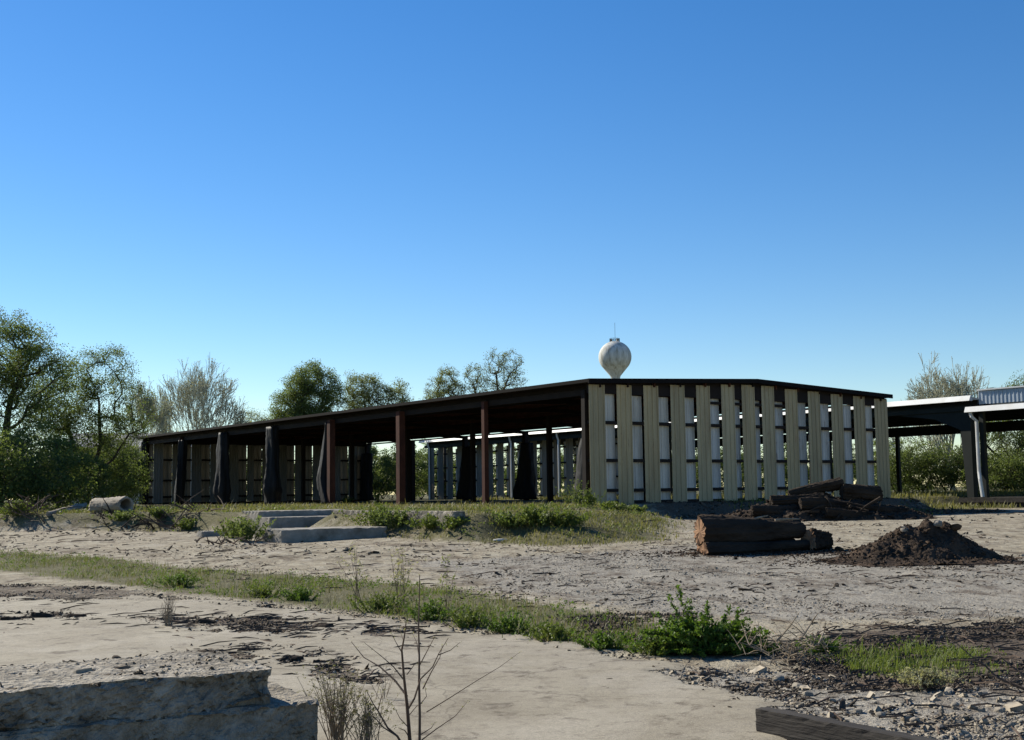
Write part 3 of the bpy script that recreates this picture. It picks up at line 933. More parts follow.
tree('round_tree', 'round topped lighter tree touching the dense tree on its right', 'tree', tloc(368, 128), 17,
     [(None, (0, 0, 0), (0, 0, 5), (.2, 0, 8))], [(-1.3, 0, 11.9, 1.2, 1.5, 1.3), (.2, 0, 11.5, 1.1, 1.4, 1.3), (-.7, 0, 10.0, 1.9, 1.8, 1.4), (1.6, 0, 10.4, 1.0, 1.4, 1.4), (3.1, 0, 11.0, 1.0, 1.2, 1.2), (3.3, 0, 9.6, 1.1, 1.2, 1.2), (.6, 0, 8, 3.0, 2.2, 1.5)], 460, .6, 80, .44, .13, 'leaf_pale', r0=.27, rmin=.022)
tree('sparse_tree', 'lower of two airy trees left of the water tower', 'tree', tloc(444, 130), 18,
     [(None, (0, 0, 0), (0, 0, 6), (-.2, 0, 9))], [(.3, 0, 12.4, 1.2, 1.4, 1.5), (-.9, 0, 11.4, 1.1, 1.3, 1.3), (1.3, 0, 11.2, 1.0, 1.2, 1.2), (-.2, 0, 10.2, 2.0, 1.6, 1.2)], 300, .5, 44, .34, .12, 'leaf_pale', r0=.2, rmin=.02)
tree('airy_tree', 'taller of two airy trees left of the water tower, limbs showing', 'tree', tloc(487, 130), 19,
     [(None, (0, 0, 0), (0, 0, 7)), ((0, 0, 7), (-1.0, 0, 9.6), (-1.4, 0, 12)), ((0, 0, 7), (1.2, 0, 10.0), (2.4, 0, 13.0)), ((1.2, 0, 10.0), (.9, 0, 13.4))],
     [(2.4, 0, 13.8, 1.4, 1.5, 1.7), (.9, 0, 14.2, 1.3, 1.4, 1.5), (3.2, 0, 12.4, 1.0, 1.2, 1.3), (-1.4, 0, 12.8, 1.1, 1.4, 1.6), (-.4, 0, 13.2, .9, 1.1, 1.1), (.4, 0, 11.4, 2.6, 1.8, 1.2)], 620, .45, 15, .28, .12, 'leaf_pale', r0=.24, rmin=.018)
bare_tree('spreading_tree', 'wide bare grey tree behind the right hand shed roof', tloc(948, 112), 20, 11.3, 9.6, .34, .016, 1, 'leaf_bud', 'pale_limb', spread=1.1, levels=5, mains=14, trunk=.16)
tree('edge_tree', 'leafy dark limbed tree seen under the canopy at the right edge', 'tree', tloc(1012, 104), 22,
     [(None, (0, 0, 0), (-.4, 0, 2.0)), ((-.4, 0, 2), (-2.6, 0, 4.4)), ((-.4, 0, 2), (1.0, 0, 4.6), (2, 0, 8))],
     [(.3, 0, 5.4, 3.4, 2.6, 2.4), (2.2, 0, 8.4, 2.6, 2.3, 2.0)], 420, .55, 60, .42, .13, 'leaf', r0=.3, rmin=.022)

# shrubs: left thicket, behind the open back, behind the right end
def shrub(label, px, Y, w, h, seed, leafm='leaf_dark', k=26, ncl=130, size=.19, grp='shrubs along the tree line', name='shrub'):
    return tree(name, label, 'shrub', tloc(px, Y), seed,
                [(None, (0, 0, 0), (.1, 0, h * .3)), ((0, 0, 0), (-.3 * w, .1, h * .5)), ((0, 0, 0), (.3 * w, -.1, h * .5))],
                [(0, 0, h * .55, w * .5, w * .4, h * .45), (-w * .3, 0, h * .4, w * .35, w * .35, h * .38), (w * .3, .1, h * .42, w * .35, w * .35, h * .4)],
                int(ncl * 1.2), .5, int(k * 2.6), .36, size * .68, leafm, r0=.08, rmin=.014, group=grp)


LS = [('dark shrub at the foot of the tall left edge tree', -10, 60, 6.0, 3.9, 'leaf_dark'), ('lighter shrub beneath the left edge crown', 30, 63, 5.2, 4.4, 'leaf'),
      ('dark shrub left of the forked trunk', 62, 68, 4.2, 3.4, 'leaf_dark'), ('lighter shrub between forked trunk and shed corner', 108, 78, 3.6, 4.8, 'leaf'),
      ('dark shrub close against the left corner of the shed', 124, 92, 2.6, 4.6, 'leaf_dark'), ('greyish shrub far left behind the brush', -38, 58, 5, 4, 'leaf'),
      ('taller dark shrub filling the gap behind the forked trunk', 84, 88, 5.0, 5.0, 'leaf_dark')]
for i, (lb, px, Y, w, h, lm) in enumerate(LS): shrub(lb, px, Y, w, h, 40 + i, lm, 30, 170)
BS = [('dark shrub seen through the shed, left of its rust post', 374, 122, 5.0, 5.2), ('green shrub seen through the shed behind the rust post', 398, 126, 5, 5.6),
      ('dark shrub seen through the shed beside the low panel wall', 420, 130, 5, 5.0),
      ('green shrub glimpsed through gaps in the left end wall', 170, 128, 7, 5.2), ('wide shrub glimpsed behind the left end wall', 225, 126, 7, 5.4),
      ('shrub glimpsed behind the middle of the left end wall', 280, 126, 7, 5.2), ('shrub glimpsed at the right part of the left end wall', 332, 124, 6, 5.4)]
for i, (lb, px, Y, w, h) in enumerate(BS): shrub(lb, px, Y, w, h, 60 + i, 'leaf' if i % 2 else 'leaf_dark', 26, 130, .24)
RS = [('dense shrub just right of the slatted wall', 893, 107, 4.2, 5.6, 'leaf'), ('broad shrub under the open right bay', 918, 106, 4.6, 5.2, 'leaf'),
      ('bushy shrub left of the dark frame column', 944, 105, 4.4, 4.8, 'leaf'), ('dark shrub behind the frame column', 968, 104, 4, 4.6, 'leaf_dark'),
      ('low green shrub behind the dock', 996, 102, 5, 3.6, 'leaf'), ('green shrub at the right edge behind the dock', 1024, 101, 5, 4.4, 'leaf'),
      ('dark shrub deep under the right bay', 905, 118, 6, 6.0, 'leaf_dark'), ('dark shrub deep behind the canopy', 985, 118, 7, 5.4, 'leaf_dark'), ('dark shrub beyond the right edge of the dock', 1050, 106, 6, 5.4, 'leaf_dark')]
for i, (lb, px, Y, w, h, lm) in enumerate(RS): shrub(lb, px, Y, w, h * .93, 80 + i, lm, 22, 120, .2)

for i in range(11):
    px = 605 + i * 27
    shrub('dark shrub glimpsed only through the gaps of the slatted end wall', px, 130 + (i * 7) % 16, 7, 6.4, 120 + i, 'leaf_dark', 20, 110, .3, 'shrubs behind the slatted wall')

for i, px in enumerate((352, 382, 410, 436, 470, 505, 540, 575, 60, 110, 20, -20)):
    shrub('tall green shrub closing the view behind the sheds', px, 150 + (i * 5) % 12, 8.5, 7.6, 160 + i, 'leaf_dark' if i % 3 else 'leaf', 24, 120, .3, 'tall shrubs behind the sheds')

# far tree belt closing the horizon
r = np.random.default_rng(99)
cx = np.linspace(-420, 420, 900)
cl = np.stack([cx + r.normal(0, 2, 900), 260 + r.uniform(0, 60, 900), 1 + r.uniform(0, 7.0, 900)], 1)
V, F = leaf_cloud(cl, 60, 1.7, 1.0, r)
tag(link_mesh('far_wood', V, F, M['leaf_dark']), 'low far belt of trees along the horizon', None, None, 'stuff')

# ------------------------------------------------------------------ logs
def log(name, label, a, b, r0, r1, seed, bark='bark', cut='cutwood', cat='log', group=None, hollow=False, rough=.10):
    a, b = Vector(a), Vector(b)
    rr = np.random.default_rng(seed)
    d = b - a; L = d.length
    root = thing(name, label, cat, a, 0, group)
    q = d.to_track_quat('X', 'Z'); root.rotation_mode = 'QUATERNION'; root.rotation_quaternion = q
    n, m = 40, 26
    fur = rr.normal(0, rough * .30, n)
    ph = rr.uniform(0, 6.28, 6)
    V = []; F = []
    for i in range(m + 1):
        x = L * i / m
        for k in range(n):
            t = 2 * math.pi * k / n
            rad = (r0 + (r1 - r0) * i / m) * (1 + rough * (.6 * math.sin(2 * t + ph[0] + x) + .4 * math.sin(3 * t + ph[1] - 1.7 * x) + .5 * math.sin(1.3 * x * 2 + ph[2]) * math.cos(t + ph[3])) + fur[k] + fur[(k + i // 9) % n] * .4 + rr.normal(0, rough * .22))
            ex = rr.normal(0, .012) if i in (0, m) else 0
            V.append((x + ex, rad * math.cos(t), rad * math.sin(t)))
    for i in range(m):
        for k in range(n):
            F.append((i * n + k, i * n + (k + 1) % n, (i + 1) * n + (k + 1) % n, (i + 1) * n + k))
    if hollow:
        b0 = len(V)
        for i in range(m + 1):
            for k in range(n):
                p = V[i * n + k]; V.append((p[0], p[1] * .72, p[2] * .72))
        for i in range(m):
            for k in range(n):
                F.append((b0 + i * n + (k + 1) % n, b0 + i * n + k, b0 + (i + 1) * n + k, b0 + (i + 1) * n + (k + 1) % n))
        for k in range(n):
            F.append((k, b0 + k, b0 + (k + 1) % n, (k + 1) % n))
            F.append((m * n + (k + 1) % n, b0 + m * n + (k + 1) % n, b0 + m * n + k, m * n + k))
    link_mesh('log_body', V, F, M[bark], root, True)
    if not hollow:
        for i, sx in ((0, -1), (m, 1)):
            ring = V[i * n:(i + 1) * n]
            x = sx * .006 + (0 if i == 0 else L)
            Vc = [(x, 0, 0)] + [(x + rr.normal(0, .006), p[1] * .5, p[2] * .5) for p in ring] + [(p[0] + sx * .004, p[1] * .97, p[2] * .97) for p in ring]
            Fc = [(0, 1 + k, 1 + (k + 1) % n) for k in range(n)] + [(1 + k, 1 + n + k, 1 + n + (k + 1) % n, 1 + (k + 1) % n) for k in range(n)]
            if sx > 0: Fc = [f[::-1] for f in Fc]
            Fc = [f[::-1] for f in Fc]
            link_mesh('cut_end', Vc, Fc, M[cut], root)
    return root


p = at(711, 556)
ax = Vector((.93, .36, 0)).normalized()
up = Vector((0, 0, 1)); bk = Vector((-ax.y, ax.x, 0))
q0 = p + bk * .25
def gl(v, h): return Vector((v.x, v.y, gz(v.x, v.y) + h))
log('log', 'long dark bottom log lying flat under the thick orange ended log', gl(q0 - bk * .06 + ax * -.04, .12), gl(q0 - bk * .06 + ax * 2.75, .12), .145, .13, 1, rough=.16)
log('log', 'dark log hidden behind the bottom log, carrying the thick one', gl(q0 + bk * .42 + ax * .1, .13), gl(q0 + bk * .42 + ax * 2.6, .13), .15, .14, 2)
log('log', 'thick log with a sunlit orange cut end, on top of the pile', gl(q0 + bk * .22 + ax * 0, .51), gl(q0 + bk * .22 + ax * 2.72, .46), .285, .20, 3, rough=.17)
s1 = gl(q0 + ax * 2.75 + bk * -.05, .2)
log('stump', 'short knotty stump with a pale broken left face, right of the log pile', s1 + Vector((-.03, -.1, .05)), s1 + Vector((.45, .12, -.02)), .27, .20, 4, cat='stump', cut='cutwood', rough=.26)
for i, (a, b, lb) in enumerate([((748, 523), (768, 515.5), 'pale splintered stick poking up from the top log'), ((775, 520), (800, 519), 'flat pale bark strip along the top log')]):
    A = on(*a, q0.y + .75); B = on(*b, q0.y + .85)
    A.z = max(A.z, p.z + .74)
    tag(MB().tube([A, (A + B) / 2 + Vector((0, 0, .012)), B], [.03, .028, .012], 6).build('splinter', M['dry_twig']), lb, 'stick')

# ------------------------------------------------------------------ heaps
def heap(name, label, c, w, d, peaks, mat, seed, clods=260, csize=.06, cat='dirt pile', nmat=None):
    """peaks: (dx, dy, height, sx, sy) cones added by maximum"""
    rr = np.random.default_rng(seed)
    root = thing(name, label, cat, c)
    nx, ny = 150, 110
    X, Y = np.meshgrid(np.linspace(-w, w, nx), np.linspace(-d, d, ny))
    H = np.zeros_like(X) - .3
    nz = (fbm(X * 3 + seed, Y * 3, 4) - .5)
    for dx, dy, h, sx, sy in peaks:
        rad = np.sqrt(((X - dx) / sx) ** 2 + ((Y - dy) / sy) ** 2 + .012)
        H = np.maximum(H, h * (1.08 - rad * (1 + .5 * nz)) )
    H = H + (fbm(X * 7, Y * 7 + seed, 4) - .5) * .16 * np.clip(H * 4, 0, 1) + (fbm(X * 22, Y * 22 + seed, 3) - .5) * .07 * np.clip(H * 6, 0, 1)
    g_ = ground_z((X + c[0]).ravel(), (Y + c[1]).ravel()).reshape(X.shape) - c[2]
    inside = H > -.04
    V = np.stack([X, Y, np.maximum(H, -.05) + g_], -1).reshape(-1, 3)
    idx = np.arange(nx * ny).reshape(ny, nx)
    F = np.stack([idx[:-1, :-1], idx[:-1, 1:], idx[1:, 1:], idx[1:, :-1]], -1).reshape(-1, 4)
    keep = inside.ravel()[F].any(1)
    u = np.unique(F[keep]); rm = -np.ones(nx * ny, int); rm[u] = np.arange(len(u))
    link_mesh('mound', V[u], rm[F[keep]], M[mat], root, True)
    pts = V[(H > .02).ravel()]
    pick = pts[rr.integers(0, len(pts), clods)]
    ring = np.stack([rr.uniform(-w * 1.05, w * 1.05, clods // 2), rr.uniform(-d * 1.15, -d * .5, clods // 2)], 1)
    rz = ground_z(ring[:, 0] + c[0], ring[:, 1] + c[1]) - c[2]
    V2, F2 = pebbles(pick, csize, rr)
    o = link_mesh('clods', V2, F2, M[nmat or mat], root); o['kind'] = 'stuff'
    return root


OCT = np.array([(1, 0, 0), (-1, 0, 0), (0, 1, 0), (0, -1, 0), (0, 0, 1), (0, 0, -1)], float)
OF = np.array([(0, 2, 4), (2, 1, 4), (1, 3, 4), (3, 0, 4), (2, 0, 5), (1, 2, 5), (3, 1, 5), (0, 3, 5)])
# a rounder pebble: cube subdivided once and normalised
_c = np.array([(x, y, z) for x in (-1, 1) for y in (-1, 1) for z in (-1, 1)], float)
PB_V = np.concatenate([_c * .62, OCT])
PB_F = []
for ax_ in range(3):
    for sg in (-1, 1):
        apex = 8 + ax_ * 2 + (0 if sg > 0 else 1)
        corner = [i for i in range(8) if _c[i][ax_] == sg]
        o1, o2 = [k for k in range(3) if k != ax_]
        corner.sort(key=lambda i: math.atan2(_c[i][o2], _c[i][o1]))
        for k in range(4): PB_F.append((corner[k], corner[(k + 1) % 4], apex))
PB_F = np.array(PB_F)


def rot_rand(n, r, tilt=1.0):
    a = r.uniform(0, 2 * math.pi, n); t = r.normal(0, .5 * tilt, n); u = r.normal(0, .5 * tilt, n)
    ca, sa, ct, st, cu_, su = np.cos(a), np.sin(a), np.cos(t), np.sin(t), np.cos(u), np.sin(u)
    o = np.zeros(n); l = np.ones(n)
    Rz = np.stack([np.stack([ca, -sa, o], -1), np.stack([sa, ca, o], -1), np.stack([o, o, l], -1)], 1)
    Rx = np.stack([np.stack([l, o, o], -1), np.stack([o, ct, -st], -1), np.stack([o, st, ct], -1)], 1)
    Ry = np.stack([np.stack([cu_, o, su], -1), np.stack([o, l, o], -1), np.stack([-su, o, cu_], -1)], 1)
    return Rz @ Rx @ Ry


def pebbles(pts, size, r, flat=.65, shape=None, tilt=1.0):
    n = len(pts)
    sc = size * r.lognormal(0, .45, (n, 1)) * np.stack([r.uniform(.7, 1.3, n), r.uniform(.6, 1.1, n), flat * r.uniform(.6, 1.1, n)], 1)
    if shape is not None: sc = sc * np.array(shape)
    k = len(PB_V)
    T = PB_V[None] * (1 + r.normal(0, .13, (n, k, 1)))
    T = np.einsum('nij,nkj->nki', rot_rand(n, r, tilt), T * sc[:, None, :])
    V = (T + np.asarray(pts)[:, None, :]).reshape(-1, 3)
    F = (PB_F[None] + (np.arange(n) * k)[:, None, None]).reshape(-1, 3)
    return V, F


dp = at(928, 563) + Vector((0, .75, 0)); dp.z = gz(dp.x, dp.y)
heap('dirt_pile', 'sunlit brown dirt and bark pile right of the cut logs', dp, 1.9, 1.5,
     [(-.12, 0, .74, 1.15, 1.0), (.28, .05, .84, .85, .85), (.62, .05, .80, .75, .8), (-.75, -.1, .42, .95, .85), (.95, -.15, .42, .75, .7), (.1, -.4, .45, .9, .7), (.05, -.1, .2, 2.1, 1.5), (-1.0, .2, .2, .8, .8)], 'soil', 31, 2600, .018)
cl_ = [((955, 527), .16, 'dark square clod on the crest of the dirt pile', 'soil'), ((905, 531), .11, 'pale broken lump high on the dirt pile', 'pale_bark'), ((938, 523), .085, 'small pale lump near the top of the dirt pile', 'pale_bark')]
for i, ((a, b), s, lb, mt) in enumerate(cl_):
    rr = np.random.default_rng(300 + i)
    c = on(a, b, dp.y - .12)
    V, F = pebbles(np.array([[0, 0, 0.0]]), s, rr, .85)
    o = link_mesh('clod', V, F, M[mt]); o.location = c; tag(o, lb, 'clod')

hp = at(826, 521) + Vector((0, 1.6, 0)); hp.z = gz(hp.x, hp.y)
heap('log_heap_base', 'long low dark heap of rotten wood in the shade of the slatted wall', hp, 4.2, 2.0,
     [(-1.2, 0, .85, 1.9, 1.7), (.3, .1, 1.05, 1.7, 1.7), (1.6, 0, .9, 1.6, 1.6), (2.8, -.2, .5, 1.7, 1.3), (-2.6, 0, .4, 1.6, 1.3)], 'soil', 37, 900, .055, 'wood heap', 'bark')
HY = hp.y
for i, (a, b, dy, r0, r1, lb) in enumerate([
        ((789, 494), (841, 482.5), -.2, .13, .25, 'slanting dark log rising to the top of the shaded heap'),
        ((842, 491), (880, 494), -.3, .25, .25, 'round ended dark log at the right top of the shaded heap'),
        ((771, 501), (822, 498), -.6, .17, .21, 'dark log low on the left side of the shaded heap'),
        ((800, 505), (858, 506), -1.0, .22, .19, 'dark log across the front middle of the shaded heap'),
        ((862, 508), (905, 512), -.9, .18, .15, 'dark log at the right foot of the shaded heap'),
        ((752, 511), (797, 511), -1.1, .15, .18, 'dark log at the left foot of the shaded heap'),
        ((826, 513), (872, 516), -1.5, .15, .17, 'thin dark log at the front foot of the shaded heap')]):
    log('heap_log', lb, on(*a, HY + dy), on(*b, HY + dy + .25), r0, r1, 50 + i, group='logs in the shaded heap', cut='bark', rough=.26)

hl = at(88, 513)
log('hollow_log', 'pale hollow trunk with a dark open end, lying left of the shed', hl + Vector((.1, .55, .28)), hl + Vector((1.7, -.75, .30)), .30, .31, 71, 'pale_bark', hollow=True, rough=.14)
log('fallen_limb', 'bleached crooked limb on the grass left of the hollow trunk', at(48, 517) + Vector((0, 0, .1)), at(84, 510) + Vector((0, 0, .2)), .09, .15, 72, 'pale_bark', 'pale_bark', 'limb', rough=.2)

# ------------------------------------------------------------------ concrete
def rough_box(lx, ly, lz, seed, amt=.03, nseg=(26, 10, 6), edge=.05, chunk=0.0):
    """box with worn edges and chipped faces; origin at a bottom corner"""
    rr = np.random.default_rng(seed)
    bm_v = {}; V = []; F = []
    n = nseg

    def vid(i, j, k):
        key = (i, j, k)
        if key not in bm_v:
            x, y, z = lx * i / n[0], ly * j / n[1], lz * k / n[2]
            on_ = (i in (0, n[0])) + (j in (0, n[1])) + (k in (0, n[2]))
            q = np.array([x, y, z])
            ctr = np.array([lx / 2, ly / 2, lz / 2])
            nz_ = 1.3 * (fbm(np.array([x * 3 + y * 2.1 + seed]), np.array([z * 4 + y * 1.7]), 5)[0] - .5)
            inward = np.sign(ctr - q) * np.array([i in (0, n[0]), j in (0, n[1]), k in (0, n[2])])
            amtp = (amt * (.35 if k == n[2] else 1)) * (nz_ + .35) + (edge * max(0, rr.normal(.3, .5)) if on_ >= 2 else 0) + abs(rr.normal(0, amt * (.04 if k == n[2] else .15)))
            if chunk and k > 0 and (j == 0 or i == n[0]):
                amtp += chunk * max(0, fbm(np.array([x * 5.5 + seed * 3.1 + y * 5]), np.array([z * 7.0 + 11]), 4)[0] - .46) * 3.0
            bm_v[key] = len(V); V.append(q + inward * amtp)
        return bm_v[key]
    for i in range(n[0]):
        for j in range(n[1]):
            for k, fl in ((0, True), (n[2], False)):
                f = (vid(i, j, k), vid(i + 1, j, k), vid(i + 1, j + 1, k), vid(i, j + 1, k)); F.append(f[::-1] if fl else f)
    for i in range(n[0]):
        for k in range(n[2]):
            for j, fl in ((0, False), (n[1], True)):
                f = (vid(i, j, k), vid(i + 1, j, k), vid(i + 1, j, k + 1), vid(i, j, k + 1)); F.append(f[::-1] if fl else f)
    for j in range(n[1]):
        for k in range(n[2]):
            for i, fl in ((0, True), (n[0], False)):
                f = (vid(i, j, k), vid(i, j + 1, k), vid(i, j + 1, k + 1), vid(i, j, k + 1)); F.append(f[::-1] if fl else f)
    return V, F


def block(name, label, corner, lx, ly, lz, seed, mat='concrete', rz=FA, amt=.025, edge=.03, cat='concrete block', sink=.05, nseg=(26, 10, 6), group=None):
    V, F = rough_box(lx, ly, lz + sink, seed, amt, nseg, edge)
    o = link_mesh(name, V, F, M[mat], None, False)
    o.location = (corner[0], corner[1], corner[2] - sink); o.rotation_euler = (0, 0, rz)
    return tag(o, label, cat, group)


c1 = at(281, 543)
block('concrete_block', 'long pale concrete block nearest the yard, its left end sunlit', c1, 3.35, 1.8, .36, 1, sink=.12)
c2 = at(202, 537)
block('concrete_block', 'small low concrete piece left of the long block behind weeds', c2, 1.6, .5, .17, 2, sink=.1)
c3 = on(270, 527, 41.6); c4 = on(259, 516, 42.5)
block('concrete_step', 'lower concrete step rising behind the long pale block', (c3.x, c3.y, .30), 3.3, .95, .60, 3, sink=.2)
block('concrete_step', 'upper flat concrete step at the grassy pad edge', (c4.x, c4.y, .5), 3.6, 1.4, .60, 4, sink=.2)
wx, wy = np.array([-5.75, 41.2]) - RX * .28
block('retaining_wall', 'low concrete retaining wall along the pad edge behind weeds', (wx, wy, 1.12 - .75), 7.4, .4, .74, 5, 'lump', rz=math.atan2(-LY[1], -LY[0]), sink=.4, cat='wall', nseg=(60, 6, 10))

# broken slab in the lower left corner: upper and lower course
lc = on(278, 667, 7.17)
r_ = np.random.default_rng(8)
LRZ = math.atan2(.76, 1.28)
lump = thing('broken_slab', 'thick broken concrete slab edge in the lower left corner', 'concrete slab', (lc.x, lc.y, 0), LRZ)
V, F = rough_box(5.4, 3.0, .23, 11, .075, (220, 90, 14), .05, .07)
drop = lambda y: -.55 * float(sstep(1.0, 2.9, np.array(y)))
V = [np.array(v) + np.array((-5.4, 0, lc.z - .23 + drop(v[1]))) for v in V]
link_mesh('upper_course', V, F, M['lump'], lump)
V, F = rough_box(5.55, 1.3, .8, 12, .05, (190, 20, 34), .035, .05)
V = [np.array(v) + np.array((-5.27, -.03, lc.z - .20 - .8)) for v in V]
link_mesh('lower_course', V, F, M['lump'], lump)
va = np.array(V); fa = va[(va[:, 1] < .02) & (va[:, 2] < lc.z - .24)]
# bits of coarse aggregate standing out of the broken faces
ag = fa[np.random.default_rng(15).integers(0, len(fa), 420)]
V2, F2 = pebbles(ag, .011, np.random.default_rng(16), .9)
o_ = link_mesh('aggregate', V2, F2, M['stone'], lump); o_['kind'] = 'stuff'
# painted strip left on its top
ta, tb = on(0, 641, 1), on(78, 671, 1)
def on_z(px, py, z):
    d = ray(px, py); k = (z - EYE) / d.z
    return Vector((d.x * k, d.y * k, z))
zt = lc.z - .012
w1, w2, w3, w4 = on_z(-30, 628, zt), on_z(-30, 640, zt), on_z(76, 674, zt), on_z(92, 671, zt)
inv = Matrix.Translation((lc.x, lc.y, 0)) @ Matrix.Rotation(LRZ, 4, 'Z')
inv.invert()
def slopez(q):
    return drop((inv @ Vector((q.x, q.y, 0))).y)
MB().add([inv @ Vector((q.x, q.y, q.z + dz + slopez(q))) for dz in (0, .02) for q in (w1, w2, w3, w4)], [(0, 1, 2, 3), (7, 6, 5, 4), (0, 4, 5, 1), (1, 5, 6, 2), (2, 6, 7, 3), (3, 7, 4, 0)]).build('pale_strip', M['stone'], lump)

# timber in the lower right
ta = at(755, 734); 
td = Vector((.62, -.98, 0)).normalized()
V, F = rough_box(2.4, .12, .175, 14, .008, (40, 4, 5), .008)
tim = link_mesh('timber', V, F, M['wood_old'])
tim.location = ta + Vector((0, 0, -.01)); tim.rotation_euler = (R_(0), R_(0), math.atan2(td.y, td.x))
tag(tim, 'dark squared timber lying at the edge of the gravel, lower right', 'timber')

# ------------------------------------------------------------------ stones and pieces one could pick up
def rock(label, px, py, s, seed, mat='stone', group=None, name='rock', cat='rock', flat=.6, shape=None):
    rr = np.random.default_rng(seed)
    s = s * .62
    c = at(px, py)
    V = PB_V * (1 + rr.normal(0, .12, (len(PB_V), 1)))
    V, F = V.tolist(), [tuple(f) for f in PB_F]
    # one round of midpoint subdivision for a knobbly outline
    VV = [np.array(v) for v in V]; E = {}; FF = []
    def mid(a, b):
        k = (min(a, b), max(a, b))
        if k not in E:
            m_ = (VV[a] + VV[b]) / 2; m_ = m_ * (1.10 + rr.normal(0, .06)); E[k] = len(VV); VV.append(m_)
        return E[k]
    for a, b, c_ in F:
        x, y, z = mid(a, b), mid(b, c_), mid(c_, a)
        FF += [(a, x, z), (x, b, y), (z, y, c_), (x, y, z)]
    sc = np.array(shape or (1.15, .9, flat)) * s
    o = link_mesh(name, [v * sc for v in VV], FF, M[mat])
    o.location = c + Vector((0, 0, s * sc[2] / s * .45)); o.rotation_euler = (rr.normal(0, .15), rr.normal(0, .15), rr.uniform(0, 6.28))
    return tag(o, label, cat, group)


for i, (px, py, s, lb) in enumerate([
        (779, 681, .095, 'largest grey rock at the back of the gravel, right of the bush'), (799, 689, .085, 'pale slanting rock beside the largest grey rock'),
        (738, 712, .035, 'lone white stone lying out on the concrete pad'), (808, 696, .06, 'rounded grey rock just behind the timber'),
        (858, 713, .06, 'white rock in the gravel above the timber middle'), (880, 716, .05, 'second white rock right of the timber middle'),
        (832, 702, .05, 'flat pale rock behind the timber near its left end'), (915, 722, .055, 'white rock by the far end of the timber'),
        (955, 706, .05, 'pale rock amid gravel in the lower right'), (1000, 712, .06, 'bright rock near the lower right corner'),
        (940, 729, .055, 'pale rock close to the bottom edge, right of the timber'), (984, 694, .04, 'small pale rock under the dead branches'),
        (712, 690, .03, 'small stone at the ragged pad edge under the bush')]):
    rock(lb, px, py, s, 400 + i)
rock('flat white chunk lying on the bare dirt below the weedy bank', 500, 541, .30, 420, 'white_panel', None, 'chunk', 'rubble', .25, (1.4, .8, .25))

for i, (px, py, L, lb) in enumerate([
        (290, 661, .26, 'big dark bark slab just behind the broken concrete corner'), (248, 652, .22, 'curled dark bark slab left of the big one'),
        (322, 664, .17, 'dark bark slab right of the broken concrete corner'), (208, 655, .15, 'small dark bark piece on the broken concrete top'),
        (205, 623, .3, 'dark bark slab right of the dry grass tuft'), (322, 628, .3, 'dark bark slab in the middle of the debris band'),
        (45, 618, .36, 'long dark bark slab on the pad at far left'), (75, 618, .3, 'dark bark slab at the right end of the left debris row'),
        (12, 621, .3, 'dark bark slab at the left frame edge'), (405, 671, .13, 'dark bark piece behind the bare sapling'), (609, 681, .07, 'small dark bark scrap alone on the pad'), (607, 690, .05, 'tiny dark scrap below another on the open pad')]):
    rr = np.random.default_rng(450 + i)
    c = at(px, py)
    if i in (0, 1, 3): c = on_z(px, py, lc.z - .03) if i == 3 else c
    nx, ny = 9, 5; V = []; F = []
    for jz in (0, 1):
        for a in range(nx):
            for b in range(ny):
                u, v = a / (nx - 1) - .5, b / (ny - 1) - .5
                wdt = L * .38 * (1 - .9 * abs(u) ** 2.2 * 2) * (1 + .15 * math.sin(9 * u + i))
                V.append((u * L + rr.normal(0, .01) * L, v * wdt, L * (.16 - .55 * v * v - .35 * u * u + rr.normal(0, .014)) - jz * .022))
    o_ = nx * ny
    for a in range(nx - 1):
        for b in range(ny - 1):
            f = (a * ny + b, (a + 1) * ny + b, (a + 1) * ny + b + 1, a * ny + b + 1); F.append(f); F.append(tuple(x + o_ for x in f[::-1]))
    per = [a * ny for a in range(nx)] + [(nx - 1) * ny + b for b in range(1, ny)] + [a * ny + ny - 1 for a in range(nx - 2, -1, -1)] + [b for b in range(ny - 2, 0, -1)]
    for q in range(len(per)):
        a, b = per[q], per[(q + 1) % len(per)]; F.append((b, a, a + o_, b + o_))
    o = link_mesh('bark_slab', V, F, M['bark'])
    o.location = c + Vector((0, 0, .01)); o.rotation_euler = (rr.normal(0, .12), rr.normal(0, .1), rr.normal(0, .45))
    tag(o, lb, 'bark')

# ------------------------------------------------------------------ bushes, weeds, saplings
bu = at(712, 660) + Vector((0, .45, 0)); bu.z = gz(bu.x, bu.y)
r = np.random.default_rng(501)
root = thing('bush', 'dense bright green bush at the pad edge right of centre', 'bush', bu)
stems = []; cl = []
for i in range(260):
    a = r.uniform(0, 6.28); e = r.uniform(.25, 1.45)
    L = r.uniform(.30, .66) * (1.0 if e > .7 else .85)
    d = np.array([math.cos(a) * math.cos(e) * 1.35, math.sin(a) * math.cos(e) * .8, math.sin(e) *   .66])
    b0 = np.array([r.normal(0, .12), r.normal(0, .08), 0])
    pts = [b0 + d * L * t + np.array([0, 0, -.08 * t * t]) + np.array([0, 0, .02]) for t in (0, .35, .7, 1.0)]
    stems.append(pts)
    for t in np.linspace(.3, 1.02, 13): cl.append(b0 + d * L * t + np.array([0, 0, -.08 * t * t + .02]))
for (dx, h) in ((-.22, .66), (-.30, .58), (-.12, .52), (.04, .48), (.22, .45), (.32, .42), (-.42, .40)):
    pts = [np.array([dx * .3, 0, 0]), np.array([dx * .6, -.02, h * .4]), np.array([dx, 0, h * .8]), np.array([dx * 1.15, 0, h])]
    stems.append(pts)
    for t in np.linspace(.3, 1, 18): cl.append(np.array([np.interp(t, (0, .4, .8, 1), [p_[k] for p_ in pts]) for k in range(3)]))
mb = MB()
